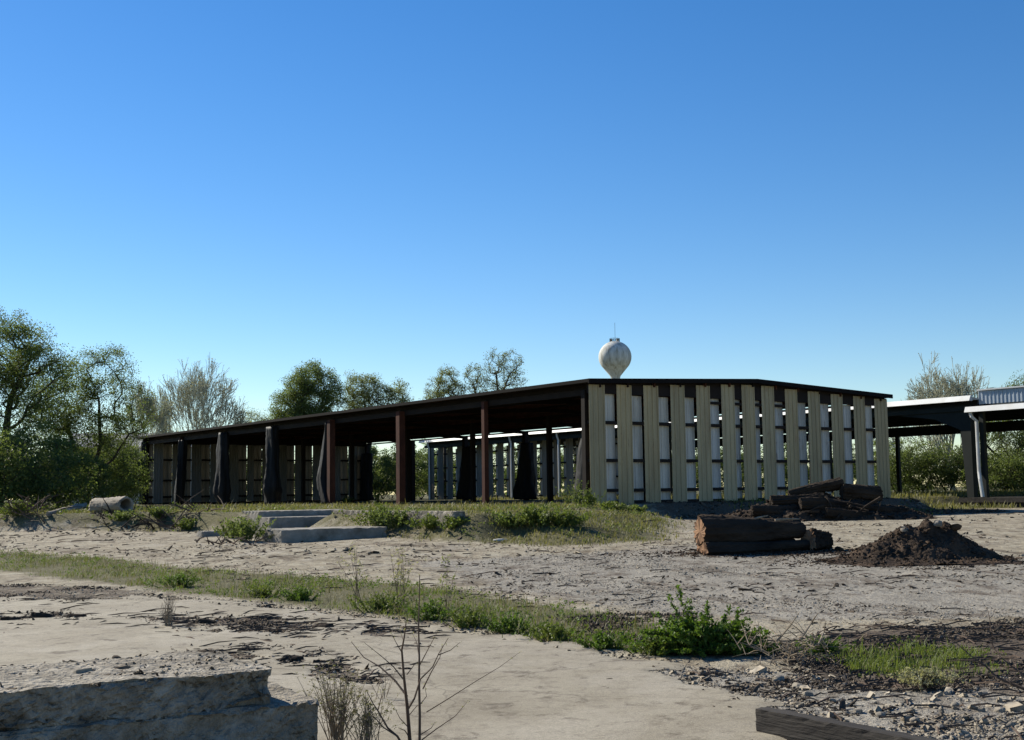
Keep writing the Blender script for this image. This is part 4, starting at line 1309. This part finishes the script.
for pts in stems: mb.tube(pts, [.007, .005, .004, .002], 4, False)
mb.build('stems', M['twig'], root)
cl = np.array(cl); cl[:, 2] = np.maximum(cl[:, 2], .03)
V, F = leaf_cloud(cl, 6, .024, .042, r, .3, .55)
link_mesh('foliage', V, F, M['leaf_bush'], root)


def weed(name, label, cat, p, w, h, seed, n=40, leafs=9, size=.06, mat='weed', stem='weed', group=None, upright=1.0, lw=.5):
    rr = np.random.default_rng(seed)
    root = thing(name, label, cat, p, 0, group)
    mb = MB(); cl = []
    for i in range(n):
        a = rr.uniform(0, 6.28); rad = abs(rr.normal(0, .5)) * w * .5
        b0 = np.array([math.cos(a) * rad * .6, math.sin(a) * rad * .5, -.03])
        tip = np.array([math.cos(a) * rad * 1.3 + rr.normal(0, .08) * w, math.sin(a) * rad + rr.normal(0, .08) * w, h * rr.uniform(.45, 1.0) * (1 - .35 * (rad / w) ** 1)])
        midp = (b0 + tip) / 2 + np.array([rr.normal(0, .05) * w, rr.normal(0, .05) * w, .08 * h])
        mb.tube([b0, midp, tip], [.006 + .004 * h, .005, .002], 4, False)
        for t in np.linspace(.25, 1, leafs):
            q = b0 * (1 - t) ** 2 + 2 * midp * t * (1 - t) + tip * t * t
            cl.append(q)
    mb.build('stems', M[stem], root)
    V, F = leaf_cloud(np.array(cl), 3, size * .5, size, rr, .2, lw)
    link_mesh('foliage', V, F, M[mat], root)
    return root


def gp(px, py, back=0.0):
    q = at(px, py); q = Vector((q.x, q.y + back, 0)); q.z = gz(q.x, q.y); return q


WE = [(245, 541, 1.5, .75, 'tall green weeds between two concrete blocks', 60), (232, 538, 1.1, .5, 'low weeds before the small concrete piece', 40), (378, 527, 1.7, .75, 'bright weeds at the right end of the long block', 60),
      (398, 527, 1.5, .6, 'weeds hugging the low wall near the rust post', 50), (432, 528, 1.2, .4, 'weeds below the low wall left of centre', 50), (452, 528, 1.1, .36, 'smaller weeds below the low wall', 40),
      (512, 526, 1.3, .42, 'round weed clump near the right end of the low wall', 60), (540, 526, 1.9, .6, 'widest dark weed clump on the bank', 80), (566, 526, 1.2, .4, 'weed clump trailing right of the widest one', 50),
      (577, 506, 1.3, 1.1, 'thin tall weeds at the shed corner, left of the first tan panel', 34), (590, 507, .9, .7, 'pale weeds right under the shed corner', 30), (612, 511, 1.4, .32, 'grassy weeds before the first tan panels', 50), (636, 513, 1.1, .3, 'weeds at the edge of the wall shadow', 40),
      (160, 519, 1.3, .45, 'weeds behind the dead sticks left of the steps', 40), (185, 530, 1.2, .45, 'weeds by the dead sticks near the small block', 40), (120, 521, 1.2, .4, 'weeds before the hollow trunk', 40), (15, 516, 1.5, .6, 'weeds at the left edge by the brush', 50),
      (205, 503, .9, .9, 'thin weeds growing before the left tarps', 24), (270, 503, .8, .8, 'thin weeds between tarps at the pad edge', 24), (378, 503, .8, 1.0, 'thin weed standing in the open bay by the rust post', 16), (345, 504, .9, .6, 'thin weeds under the swept tarp', 20)]
for i, (px, py, w, h, lb, n) in enumerate(WE):
    weed('weed_clump', lb, 'weeds', gp(px, py), w, h, 600 + i, n, 9, .085 if h < .9 else .07, 'weed' if i % 3 else 'leaf', group='weed clumps on the bank and pad')
WS = [(180, 587, .8, .26, 'bright weed clump in the strip left of the dry tuft'), (262, 597, .7, .22, 'weed clump in the strip above the middle debris'), (300, 600, .7, .2, 'weed clump in the strip left of the small saplings'),
      (380, 612, .9, .28, 'weed clump in the strip around the small sapling'), (432, 620, .8, .26, 'weed clump in the strip right of the small sapling'), (470, 627, .8, .26, 'bright weed clump midway along the strip'),
      (510, 633, .8, .24, 'weed clump in the strip where the pad juts out'), (555, 640, .7, .2, 'weed clump in the strip near the bush side'), (605, 648, .6, .17, 'small weed clump left of the bush'), (655, 655, .5, .2, 'weed clump touching the left side of the bush'), (820, 655, .4, .2, 'weed clump right of the dead brush')]
for i, (px, py, w, h, lb) in enumerate(WS):
    weed('weed_clump', lb, 'weeds', gp(px, py), w, h, 640 + i, 60, 7, .038, 'weed' if i % 2 else 'leaf_bush', group='weed clumps along the near strip', lw=.45)


def sticks(name, label, cat, polys, mat, r0=.012, leaf=None, lsize=.03, seed=0, base=None):
    """a plant of hand-laid twigs: polys are lists of world points"""
    b = Vector(base) if base is not None else Vector(polys[0][0])
    root = thing(name, label, cat, b)
    mb = MB()
    cl = []
    for pl in polys:
        rad = pl[-1] if isinstance(pl[-1], float) else r0
        pts = [Vector(q) - b for q in pl if not isinstance(q, float)]
        k = len(pts)
        mb.tube(pts, [rad * (1 - .75 * i / (k - 1)) for i in range(k)], 5)
        cl += [tuple(pts[-1]), tuple(pts[-1] * .6 + pts[-2] * .4)]
    mb.build('stems', M[mat], root)
    if leaf:
        V, F = leaf_cloud(np.array(cl), 5, lsize * .8, lsize, np.random.default_rng(seed))
        link_mesh('foliage', V, F, M[leaf], root)
    return root


def sap(pix, Y, jitter=.10, seed=0):
    rr = np.random.default_rng(seed); out = []
    for pl in pix:
        rad = pl[-1] if isinstance(pl[-1], float) else None
        pts = [q for q in pl if not isinstance(q, float)]
        y0 = rr.normal(0, jitter * .3); y1 = rr.normal(0, jitter)
        W_ = [on(300 + a / 4.11, 560 + b / 4.11, Y + y0 + (y1 - y0) * i / max(1, len(pts) - 1)) for i, (a, b) in enumerate(pts)]
        out.append(W_ + ([rad * 1.25] if rad else []))
    return out


SY = 7.9
SP = [[(455, 760), (447, 690), (440, 600), (432, 530), (425, 460), (418, 370), (428, 320), (436, 255), .011], [(490, 765), (492, 640), (489, 500), (490, 400), (487, 270), (490, 160), (492, 60), .008],
      [(455, 750), (400, 725), (360, 690), (320, 620), (300, 590), (275, 540), .007], [(400, 725), (345, 690), (300, 640), (262, 560), .004], [(440, 560), (390, 495), (330, 440), (262, 400), (210, 335), .006],
      [(432, 500), (385, 440), (340, 400), (265, 340), .004], [(440, 620), (470, 570), (495, 490), (545, 440), (570, 385), (610, 320), .006], [(570, 390), (620, 370), (658, 338), .003], [(505, 530), (540, 460), (575, 400), (585, 350), .004],
      [(488, 440), (530, 360), (568, 290), .0035], [(490, 400), (480, 340), (462, 300), .003], [(520, 625), (610, 570), (720, 500), (820, 440), (905, 378), .003], [(500, 740), (560, 695), (640, 640), (688, 582), .0035],
      [(418, 380), (395, 340), (375, 300), .003], [(425, 330), (408, 285), .0025], [(447, 690), (410, 650), (385, 600), .003], [(447, 640), (480, 600), (500, 590), .003], [(489, 600), (520, 560), (512, 510), .003], [(440, 470), (470, 430), (492, 420), .003],
      [(320, 620), (335, 560), (330, 530), .003], [(492, 720), (540, 690), (555, 665), .003], [(460, 745), (430, 700), (405, 690), .004]]
pl = sap(SP, SY, .12, 3)
sb = at(411, 745)
for q in pl[:3]: q[0] = Vector((q[0].x, q[0].y, gz(q[0].x, q[0].y) - .02))
sticks('sapling', 'bare dark twiggy sapling standing on the pad at bottom centre', 'sapling', pl, 'twig', .006, 'leaf_bud', .010, 5)


def bare_weed(name, label, px, py, h, w, n, seed, mat='twig', leaf=None, lsize=.03, r0=.006, cat='sapling', lean=0.0):
    rr = np.random.default_rng(seed); b = gp(px, py); P_ = []
    for i in range(n):
        a = rr.uniform(0, 6.28); sp = abs(rr.normal(0, .5)) * w
        tip = b + Vector((math.cos(a) * sp + lean, math.sin(a) * sp * .7, h * rr.uniform(.5, 1)))
        b0 = b + Vector((rr.normal(0, .03), rr.normal(0, .03), -.02))
        m_ = b0.lerp(tip, .5) + Vector((rr.normal(0, .05) * w, rr.normal(0, .05) * w, .04 * h))
        P_.append([b0, m_, tip, r0])
        for k in range(3):
            t = rr.uniform(.35, .9); s_ = b0.lerp(tip, t)
            P_.append([s_, s_ + Vector((rr.normal(0, .12) * w, rr.normal(0, .1) * w, h * .08)), s_ + Vector((rr.normal(0, .28) * w, rr.normal(0, .2) * w, h * rr.uniform(.1, .28))), r0 * .5])
    return sticks(name, label, cat, P_, mat, r0, leaf, lsize, seed, b)


bare_weed('sapling', 'small budding sapling rising from the strip left of centre', 402, 608, .85, .34, 8, 700, 'twig', 'leaf_bud', .03, .005)
bare_weed('sapling', 'thinner leaning sapling left of the budding one', 358, 604, .9, .34, 5, 701, 'twig', 'leaf_bud', .03, .006, lean=-.12)
bare_weed('sapling', 'thin sapling with a few green tips right of the budding one', 447, 616, .8, .2, 4, 702, 'twig', 'leaf_pale', .035, .004, lean=.08)
bare_weed('dry_tuft', 'dry straw coloured tuft alone on the pad at left', 168, 627, .42, .13, 26, 703, 'dry_twig', None, .02, .0045, 'tuft')
bare_weed('dry_tuft', 'low dead twigs flat on the pad left of the dry tuft', 78, 602, .14, .5, 12, 704, 'dry_twig', None, .02, .004, 'tuft')
bare_weed('dry_weed', 'pale dry weed thicket beside the broken slab corner', 338, 748, .52, .26, 46, 705, 'dry_twig', 'hay', .010, .004, 'weeds')
bare_weed('dry_weed', 'greenish dry weeds at the bottom edge left of the sapling', 366, 752, .38, .2, 34, 706, 'dry_twig', 'hay', .012, .0035, 'weeds')
bare_weed('dry_weed', 'thin twig weed between dry thicket and bare sapling', 384, 700, .3, .16, 8, 707, 'dry_twig', None, .02, .003, 'weeds')

# dead brush right of the bush
bb = gp(795, 662)
rr = np.random.default_rng(710); P_ = []
Yb = bb.y
for (pts, rad) in [([(778, 640), (790, 626), (799, 613)], .011), ([(776, 641), (786, 630), (797, 616)], .006), ([(800, 640), (812, 622), (818, 613)], .012), ([(818, 645), (824, 632), (826, 621)], .010), ([(779, 642), (800, 650), (830, 662), (852, 668)], .008),
                   ([(780, 645), (795, 658), (806, 672)], .008), ([(786, 648), (798, 655), (812, 658), (840, 662)], .004), ([(805, 652), (815, 640), (832, 636)], .006)]:
    P_.append([on(a, b, Yb + rr.normal(0, .08)) for a, b in pts] + [rad])
for i in range(130):
    a = bb + Vector((rr.normal(0, .2), rr.normal(0, .15), rr.uniform(0, .24)))
    d = Vector((rr.normal(0, 1), rr.normal(0, .8), rr.normal(.1, .6))).normalized() * rr.uniform(.08, .3)
    P_.append([a, a + d * .5 + Vector((0, 0, .01)), a + d, float(rr.uniform(.0025, .007))])
sticks('dead_brush', 'tangle of dead grey brown brush at the right side of the bush', 'brush', P_, 'dry_twig', .006, base=bb)

# dead branches coming in at the right edge
P_ = []; Yd = 9.2
def dead(pts, rad, dy=0):
    P_.append([on(800 + a / 4.57, 590 + b / 4.57, Yd + dy + .05 * i) for i, (a, b) in enumerate(pts)] + [rad])
dead([(1180, 470), (1024, 452), (960, 425), (900, 400), (845, 345), (790, 322)], .016)
dead([(1180, 520), (1024, 392), (975, 355), (920, 310), (890, 270)], .010, .1)
dead([(960, 425), (1000, 405), (1060, 400)], .006); dead([(960, 420), (985, 390), (1024, 400)], .005)
dead([(845, 345), (780, 300), (700, 230), (640, 195)], .006, .1); dead([(790, 322), (720, 320), (660, 330), (600, 240)], .005)
dead([(890, 270), (860, 215), (815, 175)], .005, .1); dead([(920, 310), (880, 320), (830, 305)], .004); dead([(900, 400), (860, 380), (800, 400)], .004)
dead([(875, 190), (866, 130), (858, 90), (832, 52)], .004, .5); dead([(866, 130), (885, 110), (890, 85)], .0025, .5); dead([(1024, 420), (990, 350), (985, 300)], .005)
dead([(875, 190), (880, 260), (920, 310)], .005, .3)
sticks('dead_branch', 'dark bare fallen branch reaching in from the right edge', 'branch', P_, 'twig', .006, base=gp(1040, 700))
bare_weed('dry_weed', 'reddish dry weeds in the gravel before the grass patch', 925, 690, .16, .32, 60, 711, 'twig', 'leaf_bud', .02, .003, 'weeds')

# heaps of dead sticks by the bank
def stick_pile(label, px, py, w, h, n, seed, mat='twig', r=(.012, .04)):
    rr = np.random.default_rng(seed); b = gp(px, py); P_ = []
    for i in range(n):
        a = b + Vector((rr.normal(0, .4) * w, rr.normal(0, .3) * w, 0)); a.z = gz(a.x, a.y) + rr.uniform(0, h * .5)
        d = Vector((rr.normal(0, 1), rr.normal(0, .7), abs(rr.normal(.1, .45)))).normalized() * rr.uniform(.4, 1.3) * w * .6
        P_.append([a, a + d * .5 + Vector((0, 0, .04)), a + d, float(rr.uniform(*r))])
    return sticks('stick_pile', label, 'sticks', P_, mat, .02, base=b)


stick_pile('heap of dead dark branches on the bank left of the steps', 190, 522, 1.5, .5, 34, 720, 'twig')
stick_pile('scatter of dead branches between hollow trunk and steps', 150, 528, 1.4, .4, 26, 721, 'bark')
stick_pile('tangled dead brush in front of the left edge thicket', 22, 515, 1.8, .9, 46, 722, 'twig', (.012, .035))
stick_pile('dead forked branch in front of the hollow trunk', 112, 520, 1.0, .6, 12, 723, 'bark')
stick_pile('low dark sticks right of the small concrete piece', 225, 545, 1.0, .2, 14, 724, 'twig')
rr = np.random.default_rng(730); P_ = []
for i in range(46):
    u = rr.uniform(-2.6, 2.4); hgt = .95 * math.exp(-((u - .3) / 1.7) ** 2)
    a = Vector((hp.x + u, hp.y - rr.uniform(.1, 1.5), 0)); a.z = gz(a.x, a.y) + hgt * rr.uniform(.2, 1.0)
    d = Vector((rr.normal(0, 1), rr.normal(0, .5), rr.normal(.05, .28))).normalized() * rr.uniform(.3, 1.2)
    P_.append([a - d * .5, a + Vector((0, 0, .03)), a + d * .5, float(rr.uniform(.02, .08))])
sticks('stick_pile', 'broken limbs jumbled over the shaded heap by the slatted wall', 'sticks', P_, 'bark', .04, base=hp)

# ------------------------------------------------------------------ ground cover
def sample_poly(poly, n, r):
    p = np.asarray(poly); lo, hi = p.min(0), p.max(0)
    q = r.uniform(lo, hi, (n, 2))
    return q[sdpoly(q[:, 0], q[:, 1], poly) > 0]


def in_view(q, m=1.15): return q[(np.abs(q[:, 0]) < (q[:, 1] * .41 * m + .8)) & (q[:, 1] > 5.5)]


def blades(q, h, w, r, lean=.35, clump=None):
    n = len(q)
    z = ground_z(q[:, 0], q[:, 1])
    hh = h * r.lognormal(0, .35, n)
    if clump is not None: hh = hh * clump
    a = r.uniform(0, 6.28, n)
    d = np.stack([np.cos(a), np.sin(a)], 1)
    l = hh[:, None] * r.uniform(.1, 1, (n, 1)) * lean
    b = np.stack([q[:, 0], q[:, 1], z - .01], 1)
    side = np.stack([-d[:, 1], d[:, 0], np.zeros(n)], 1) * (w * r.uniform(.6, 1.3, n))[:, None] * .5
    mid = b.copy(); mid[:, :2] += d * l * .35; mid[:, 2] += hh * .6
    tip = b.copy(); tip[:, :2] += d * l * 1.3; tip[:, 2] += hh
    V = np.stack([b - side, b + side, mid + side * .8, mid - side * .8, tip], 1).reshape(-1, 3)
    i0 = (np.arange(n) * 5)[:, None]
    F = np.concatenate([i0 + np.array([0, 1, 2, 3])], 0)
    F3 = i0 + np.array([3, 2, 4, 4])
    return V, F, i0


def grass_obj(name, label, q, h, w, mat, r, lean=.4, clump=None):
    V, F, i0 = blades(q, h, w, r, lean, clump)
    tri = i0 + np.array([3, 2, 4])
    me = bpy.data.meshes.new(name)
    me.vertices.add(len(V)); me.vertices.foreach_set('co', V.astype(np.float32).ravel())
    nq, ntr = len(F), len(tri)
    me.loops.add(nq * 4 + ntr * 3)
    me.loops.foreach_set('vertex_index', np.concatenate([F.ravel(), tri.ravel()]).astype(np.int32))
    me.polygons.add(nq + ntr)
    me.polygons.foreach_set('loop_start', np.concatenate([np.arange(nq) * 4, nq * 4 + np.arange(ntr) * 3]).astype(np.int32))
    me.polygons.foreach_set('loop_total', np.concatenate([np.full(nq, 4), np.full(ntr, 3)]).astype(np.int32))
    me.update(calc_edges=True); me.materials.append(M[mat])
    o = bpy.data.objects.new(name, me); COL.objects.link(o)
    return tag(o, label, None, None, 'stuff')


def patchy(q, sc, thr, seed, r, soft=.12, jit=0.0):
    q = q + r.normal(0, 1, q.shape) * jit if jit else q
    n = fbm(q[:, 0] * sc + seed, q[:, 1] * sc - seed, 3)
    return q[r.uniform(0, 1, len(q)) < np.clip((n - thr) / soft, 0, 1)]


r = np.random.default_rng(900)
q = patchy(in_view(sample_poly(Z_STRIP, 110000, r)), 1.1, .44, 1, r, .14, .12)
grass_obj('grass', 'short green grass in the strip across the yard', q, .065, .010, 'grass', r, .8)
q = patchy(in_view(sample_poly(Z_STRIP, 50000, r)), 1.3, .42, 5, r, .14, .15)
grass_obj('dry_grass', 'dry stalks among the strip grass', q, .10, .008, 'dry_grass', r, .8)
q = patchy(in_view(sample_poly(Z_PATCH, 7000, r)), 2.2, .44, 2, r, .14, .12)
grass_obj('grass', 'bright grass patch in the lower right gravel', q, .07, .009, 'grass', r, .5)
q = np.concatenate([in_view(sample_poly(Z_BERM, 60000, r)), in_view(sample_poly(Z_BERM2, 170000, r))])
q = patchy(q, .55, .39, 3, r, .16, .5)
grass_obj('grass', 'grass on the bank before the shed', q, .09, .024, 'hay', r, .9)
padq = in_view(sample_poly(Z_PADGR, 170000, r), 1.05); padq = padq[(padq[:, 1] < 78)]
padq = patchy(padq, .3, .36, 4, r, .12, .2)
grass_obj('grass', 'yellowish grass along the pad edge before the posts', padq, .12, .035, 'hay', r, .7)
q = in_view(sample_poly(Z_WALLSHADE, 12000, r), 1.05)
q = patchy(q, .4, .50, 6, r)
grass_obj('grass', 'short grass in the shade of the slatted wall', q, .13, .03, 'grass', r, .5)
q = in_view(sample_poly(Z_FARGR, 120000, r), 1.08); q = q[q[:, 1] < 105]
grass_obj('grass', 'sunlit grass right of the slatted wall', patchy(q, .3, .28, 7, r), .20, .05, 'hay', r, .6)

# litter on the banks and far yard
def ground_leaves(label, poly, n, thr, seed, hgt, size, mat):
    q = patchy(in_view(sample_poly(poly, n, r)), 1.4, thr, seed, r, .12, .15)
    c3 = np.stack([q[:, 0], q[:, 1], ground_z(q[:, 0], q[:, 1]) + np.abs(r.normal(0, hgt, len(q)))], 1)
    V, F = leaf_cloud(c3, 6, size * .9, size, r, .8, .6)
    tag(link_mesh('weeds', V, F, M[mat]), label, None, None, 'stuff')


ground_leaves('broad leaved weeds sprawling in the strip', Z_STRIP, 26000, .50, 31, .05, .03, 'weed')
ground_leaves('bright broad leaved weeds in the strip', Z_STRIP, 16000, .55, 32, .06, .035, 'leaf_bush')
ground_leaves('weeds sprawling over the bank', Z_BERM, 9000, .52, 33, .06, .06, 'weed')
ground_leaves('low weeds in the gravel patch', Z_PATCH, 1800, .5, 34, .04, .025, 'weed')
ground_leaves('low weeds on the left bank', Z_BERM2, 16000, .48, 35, .12, .08, 'weed')
# loose stones
def scatter_obj(name, label, q, size, mat, r, flat=.6, shape=None, tilt=.7, lift=.3):
    z = ground_z(q[:, 0], q[:, 1])
    V, F = pebbles(np.stack([q[:, 0], q[:, 1], z + size * lift], 1), size, r, flat, shape, tilt)
    return tag(link_mesh(name, V, F, M[mat]), label, None, None, 'stuff')


q = in_view(sample_poly(Z_GRAVEL2, 30000, r)); q = patchy(q, 1.6, .44, 8, r, .15, .1)
scatter_obj('gravel', 'pale loose gravel behind the timber', q, .009, 'stone', r)
q = in_view(sample_poly(Z_GRAVEL2, 3600, r)); q = patchy(q, 1.2, .42, 28, r)
q = q[::2]
scatter_obj('gravel', 'coarser pale stones behind the timber', q, .019, 'stone', r)
q = in_view(sample_poly(Z_GRAVEL, 30000, r)); q = patchy(q, .5, .44, 9, r, .2, .5)
scatter_obj('gravel', 'fine gravel on the driveway', q, .0095, 'stone', r)
ROAD = P([(-100, 530), (300, 545), (700, 540), (1100, 560), (1100, 660), (700, 640), (300, 590), (-100, 545)])
q = in_view(sample_poly(ROAD, 26000, r)); q = patchy(q, .45, .50, 10, r, .1, .2)
scatter_obj('wood_debris', 'dark wood scraps strewn over the dirt', q, .018, 'chip', r, .35, (1.9, .7, .8))
FAR = P([(-100, 508), (200, 512), (400, 520), (700, 515), (1120, 512), (1120, 575), (700, 560), (-100, 552)])
q = in_view(sample_poly(FAR, 20000, r)); q = patchy(q, .5, .52, 17, r, .1, .4)
scatter_obj('wood_debris', 'dark litter over the far yard and banks', q, .035, 'chip', r, .4, (1.8, .8, .8))
q = in_view(sample_poly(FAR, 12000, r)); q = patchy(q, .5, .50, 18, r, .1, .4)
scatter_obj('gravel', 'pale stones over the far yard', q, .028, 'stone', r)
q = patchy(in_view(sample_poly(Z_WALLSHADE, 9000, r)), .5, .40, 19, r)
scatter_obj('bark_litter', 'dark litter in the shade of the slatted wall', q, .05, 'chip', r, .4, (1.7, .8, .8))
q = in_view(sample_poly(Z_GRAVEL2, 16000, r)); q = patchy(q, 1.1, .46, 23, r, .12, .1)
scatter_obj('bark_litter', 'brown litter mixed into the gravel', q, .012, 'chip', r, .4, (1.8, .7, .8))
for ctr, w_, d_ in ((dp, 2.3, 1.7), (q0 + ax * 1.5, 2.4, 1.0)):
    q = np.stack([ctr.x + r.normal(0, .55, 2600) * w_, ctr.y - .2 + r.normal(0, .5, 2600) * d_], 1)
    scatter_obj('wood_debris', 'crumbs of bark and soil round the log and dirt piles', q, .018, 'soil', r, .5, (1.5, .9, .8))
# bark litter
for i, (pl, n, s) in enumerate([(Z_MULCH, 34000, .013), (Z_MULCH2, 12000, .013)] + [(d_, 8000, .013) for d_ in Z_DEB]):
    q = in_view(sample_poly(pl, n, r)); q = patchy(q, 1.5 if i > 1 else 1.0, .47 if i > 1 else .42, 11 + i, r, .14, .12)
    if not len(q): continue
    scatter_obj('bark_litter', 'dark bark litter and crumbs on the ground', q, s, 'chip', r, .4, (1.7, .8, .8), 1.0, .4)
for i, d_ in enumerate(Z_DEB):
    q = in_view(sample_poly(d_, 2400, r)); q = patchy(q, 1.2, .40, 13 + i, r, .12, .15)
    if len(q): scatter_obj('gravel', 'stones mixed in the bark litter', q, .011, 'stone', r)
# crumbs over the pad
q = in_view(sample_poly(Z_CONC, 16000, r)); q = q[(q[:, 1] > 5.5)]
q = np.concatenate([patchy(q, .5, .48, 20, r), q[::9]])
scatter_obj('bark_litter', 'scattered dark crumbs on the concrete pad', q, .008, 'chip', r, .5, (1.4, .9, .9))
LP = P([(-60, 598), (300, 612), (440, 640), (390, 690), (300, 668), (140, 640), (-60, 632)])
q = in_view(sample_poly(LP, 16000, r)); q = patchy(q, .8, .44, 24, r, .15, .1)
scatter_obj('bark_litter', 'dark litter strewn over the left of the concrete pad', q, .010, 'chip', r, .45, (1.6, .8, .8))
for ln in (P([(-40, 616), (150, 621), (440, 634)]), P([(120, 650), (400, 672)]), P([(-40, 600), (160, 600), (300, 611)])):
    for a, b in zip(ln[:-1], ln[1:]):
        a, b = np.array(a), np.array(b); L = np.linalg.norm(b - a)
        tt = r.uniform(0, 1, int(200 * L))[:, None]
        q = patchy(a + (b - a) * tt + r.normal(0, .06, (len(tt), 2)), 1.5, .42, 41, r)
        if len(q): scatter_obj('bark_litter', 'litter caught along a joint of the concrete pad', q, .012, 'chip', r, .45, (1.6, .8, .8))
# pad edge crumble
pe = np.asarray(Z_CONC[2:12]); seg = []
for a, b in zip(pe[:-1], pe[1:]):
    L = np.linalg.norm(b - a); t = r.uniform(0, 1, int(170 * L))[:, None]
    seg.append(a + (b - a) * t + r.normal(0, .22, (len(t), 2)))
q = in_view(np.concatenate(seg))
scatter_obj('gravel', 'stones along the ragged pad edge', q[::2], .010, 'stone', r)
scatter_obj('bark_litter', 'dark crumbs along the ragged pad edge', q[1::2], .012, 'chip', r, .5, (1.5, .8, .8))
# rubble on the broken slab top
n = 1600
lx = -r.uniform(0, 4.2, n); ly = np.abs(r.normal(0, .9, n)); ly = ly[ly < 2.9]; lx = lx[:len(ly)]
ca_, sa_ = math.cos(LRZ), math.sin(LRZ)
pts = np.stack([lc.x + ca_ * lx - sa_ * ly, lc.y + sa_ * lx + ca_ * ly, lc.z - .012 - .55 * sstep(1.0, 2.9, ly)], 1)
V, F = pebbles(pts[::3], .008, r); tag(link_mesh('gravel', V, F, M['stone']), 'crumbled stones on the broken slab top', None, None, 'stuff')
V, F = pebbles(pts[1::3], .009, r, .4, (1.6, .8, .8)); tag(link_mesh('bark_litter', V, F, M['chip']), 'bark crumbs on the broken slab top', None, None, 'stuff')
# twigs lying about
mb = MB()
allq = np.concatenate([in_view(sample_poly(Z_MULCH, 900, r)), in_view(sample_poly(ROAD, 800, r)), in_view(sample_poly(Z_DEB[2], 260, r)), in_view(sample_poly(Z_DEB[3], 200, r)), in_view(sample_poly(FAR, 500, r)), in_view(sample_poly(LP, 260, r)), in_view(sample_poly(Z_GRAVEL2, 200, r))])
zq = ground_z(allq[:, 0], allq[:, 1])
for (x, y), z in zip(allq, zq):
    a = r.normal(0, .8); L = r.uniform(.06, .3) * (1 + y / 30)
    d = np.array([math.cos(a), math.sin(a) * .8, r.normal(0, .06)]) * L
    b0 = np.array([x, y, z + .012])
    mb.tube([b0, b0 + d * .5 + np.array([0, 0, .015]), b0 + d], [.006 + y * .0002, .005 + y * .0002, .003], 4, False)
tag(mb.build('twigs', M['twig']), 'fallen twigs strewn over dirt and litter', None, None, 'stuff')
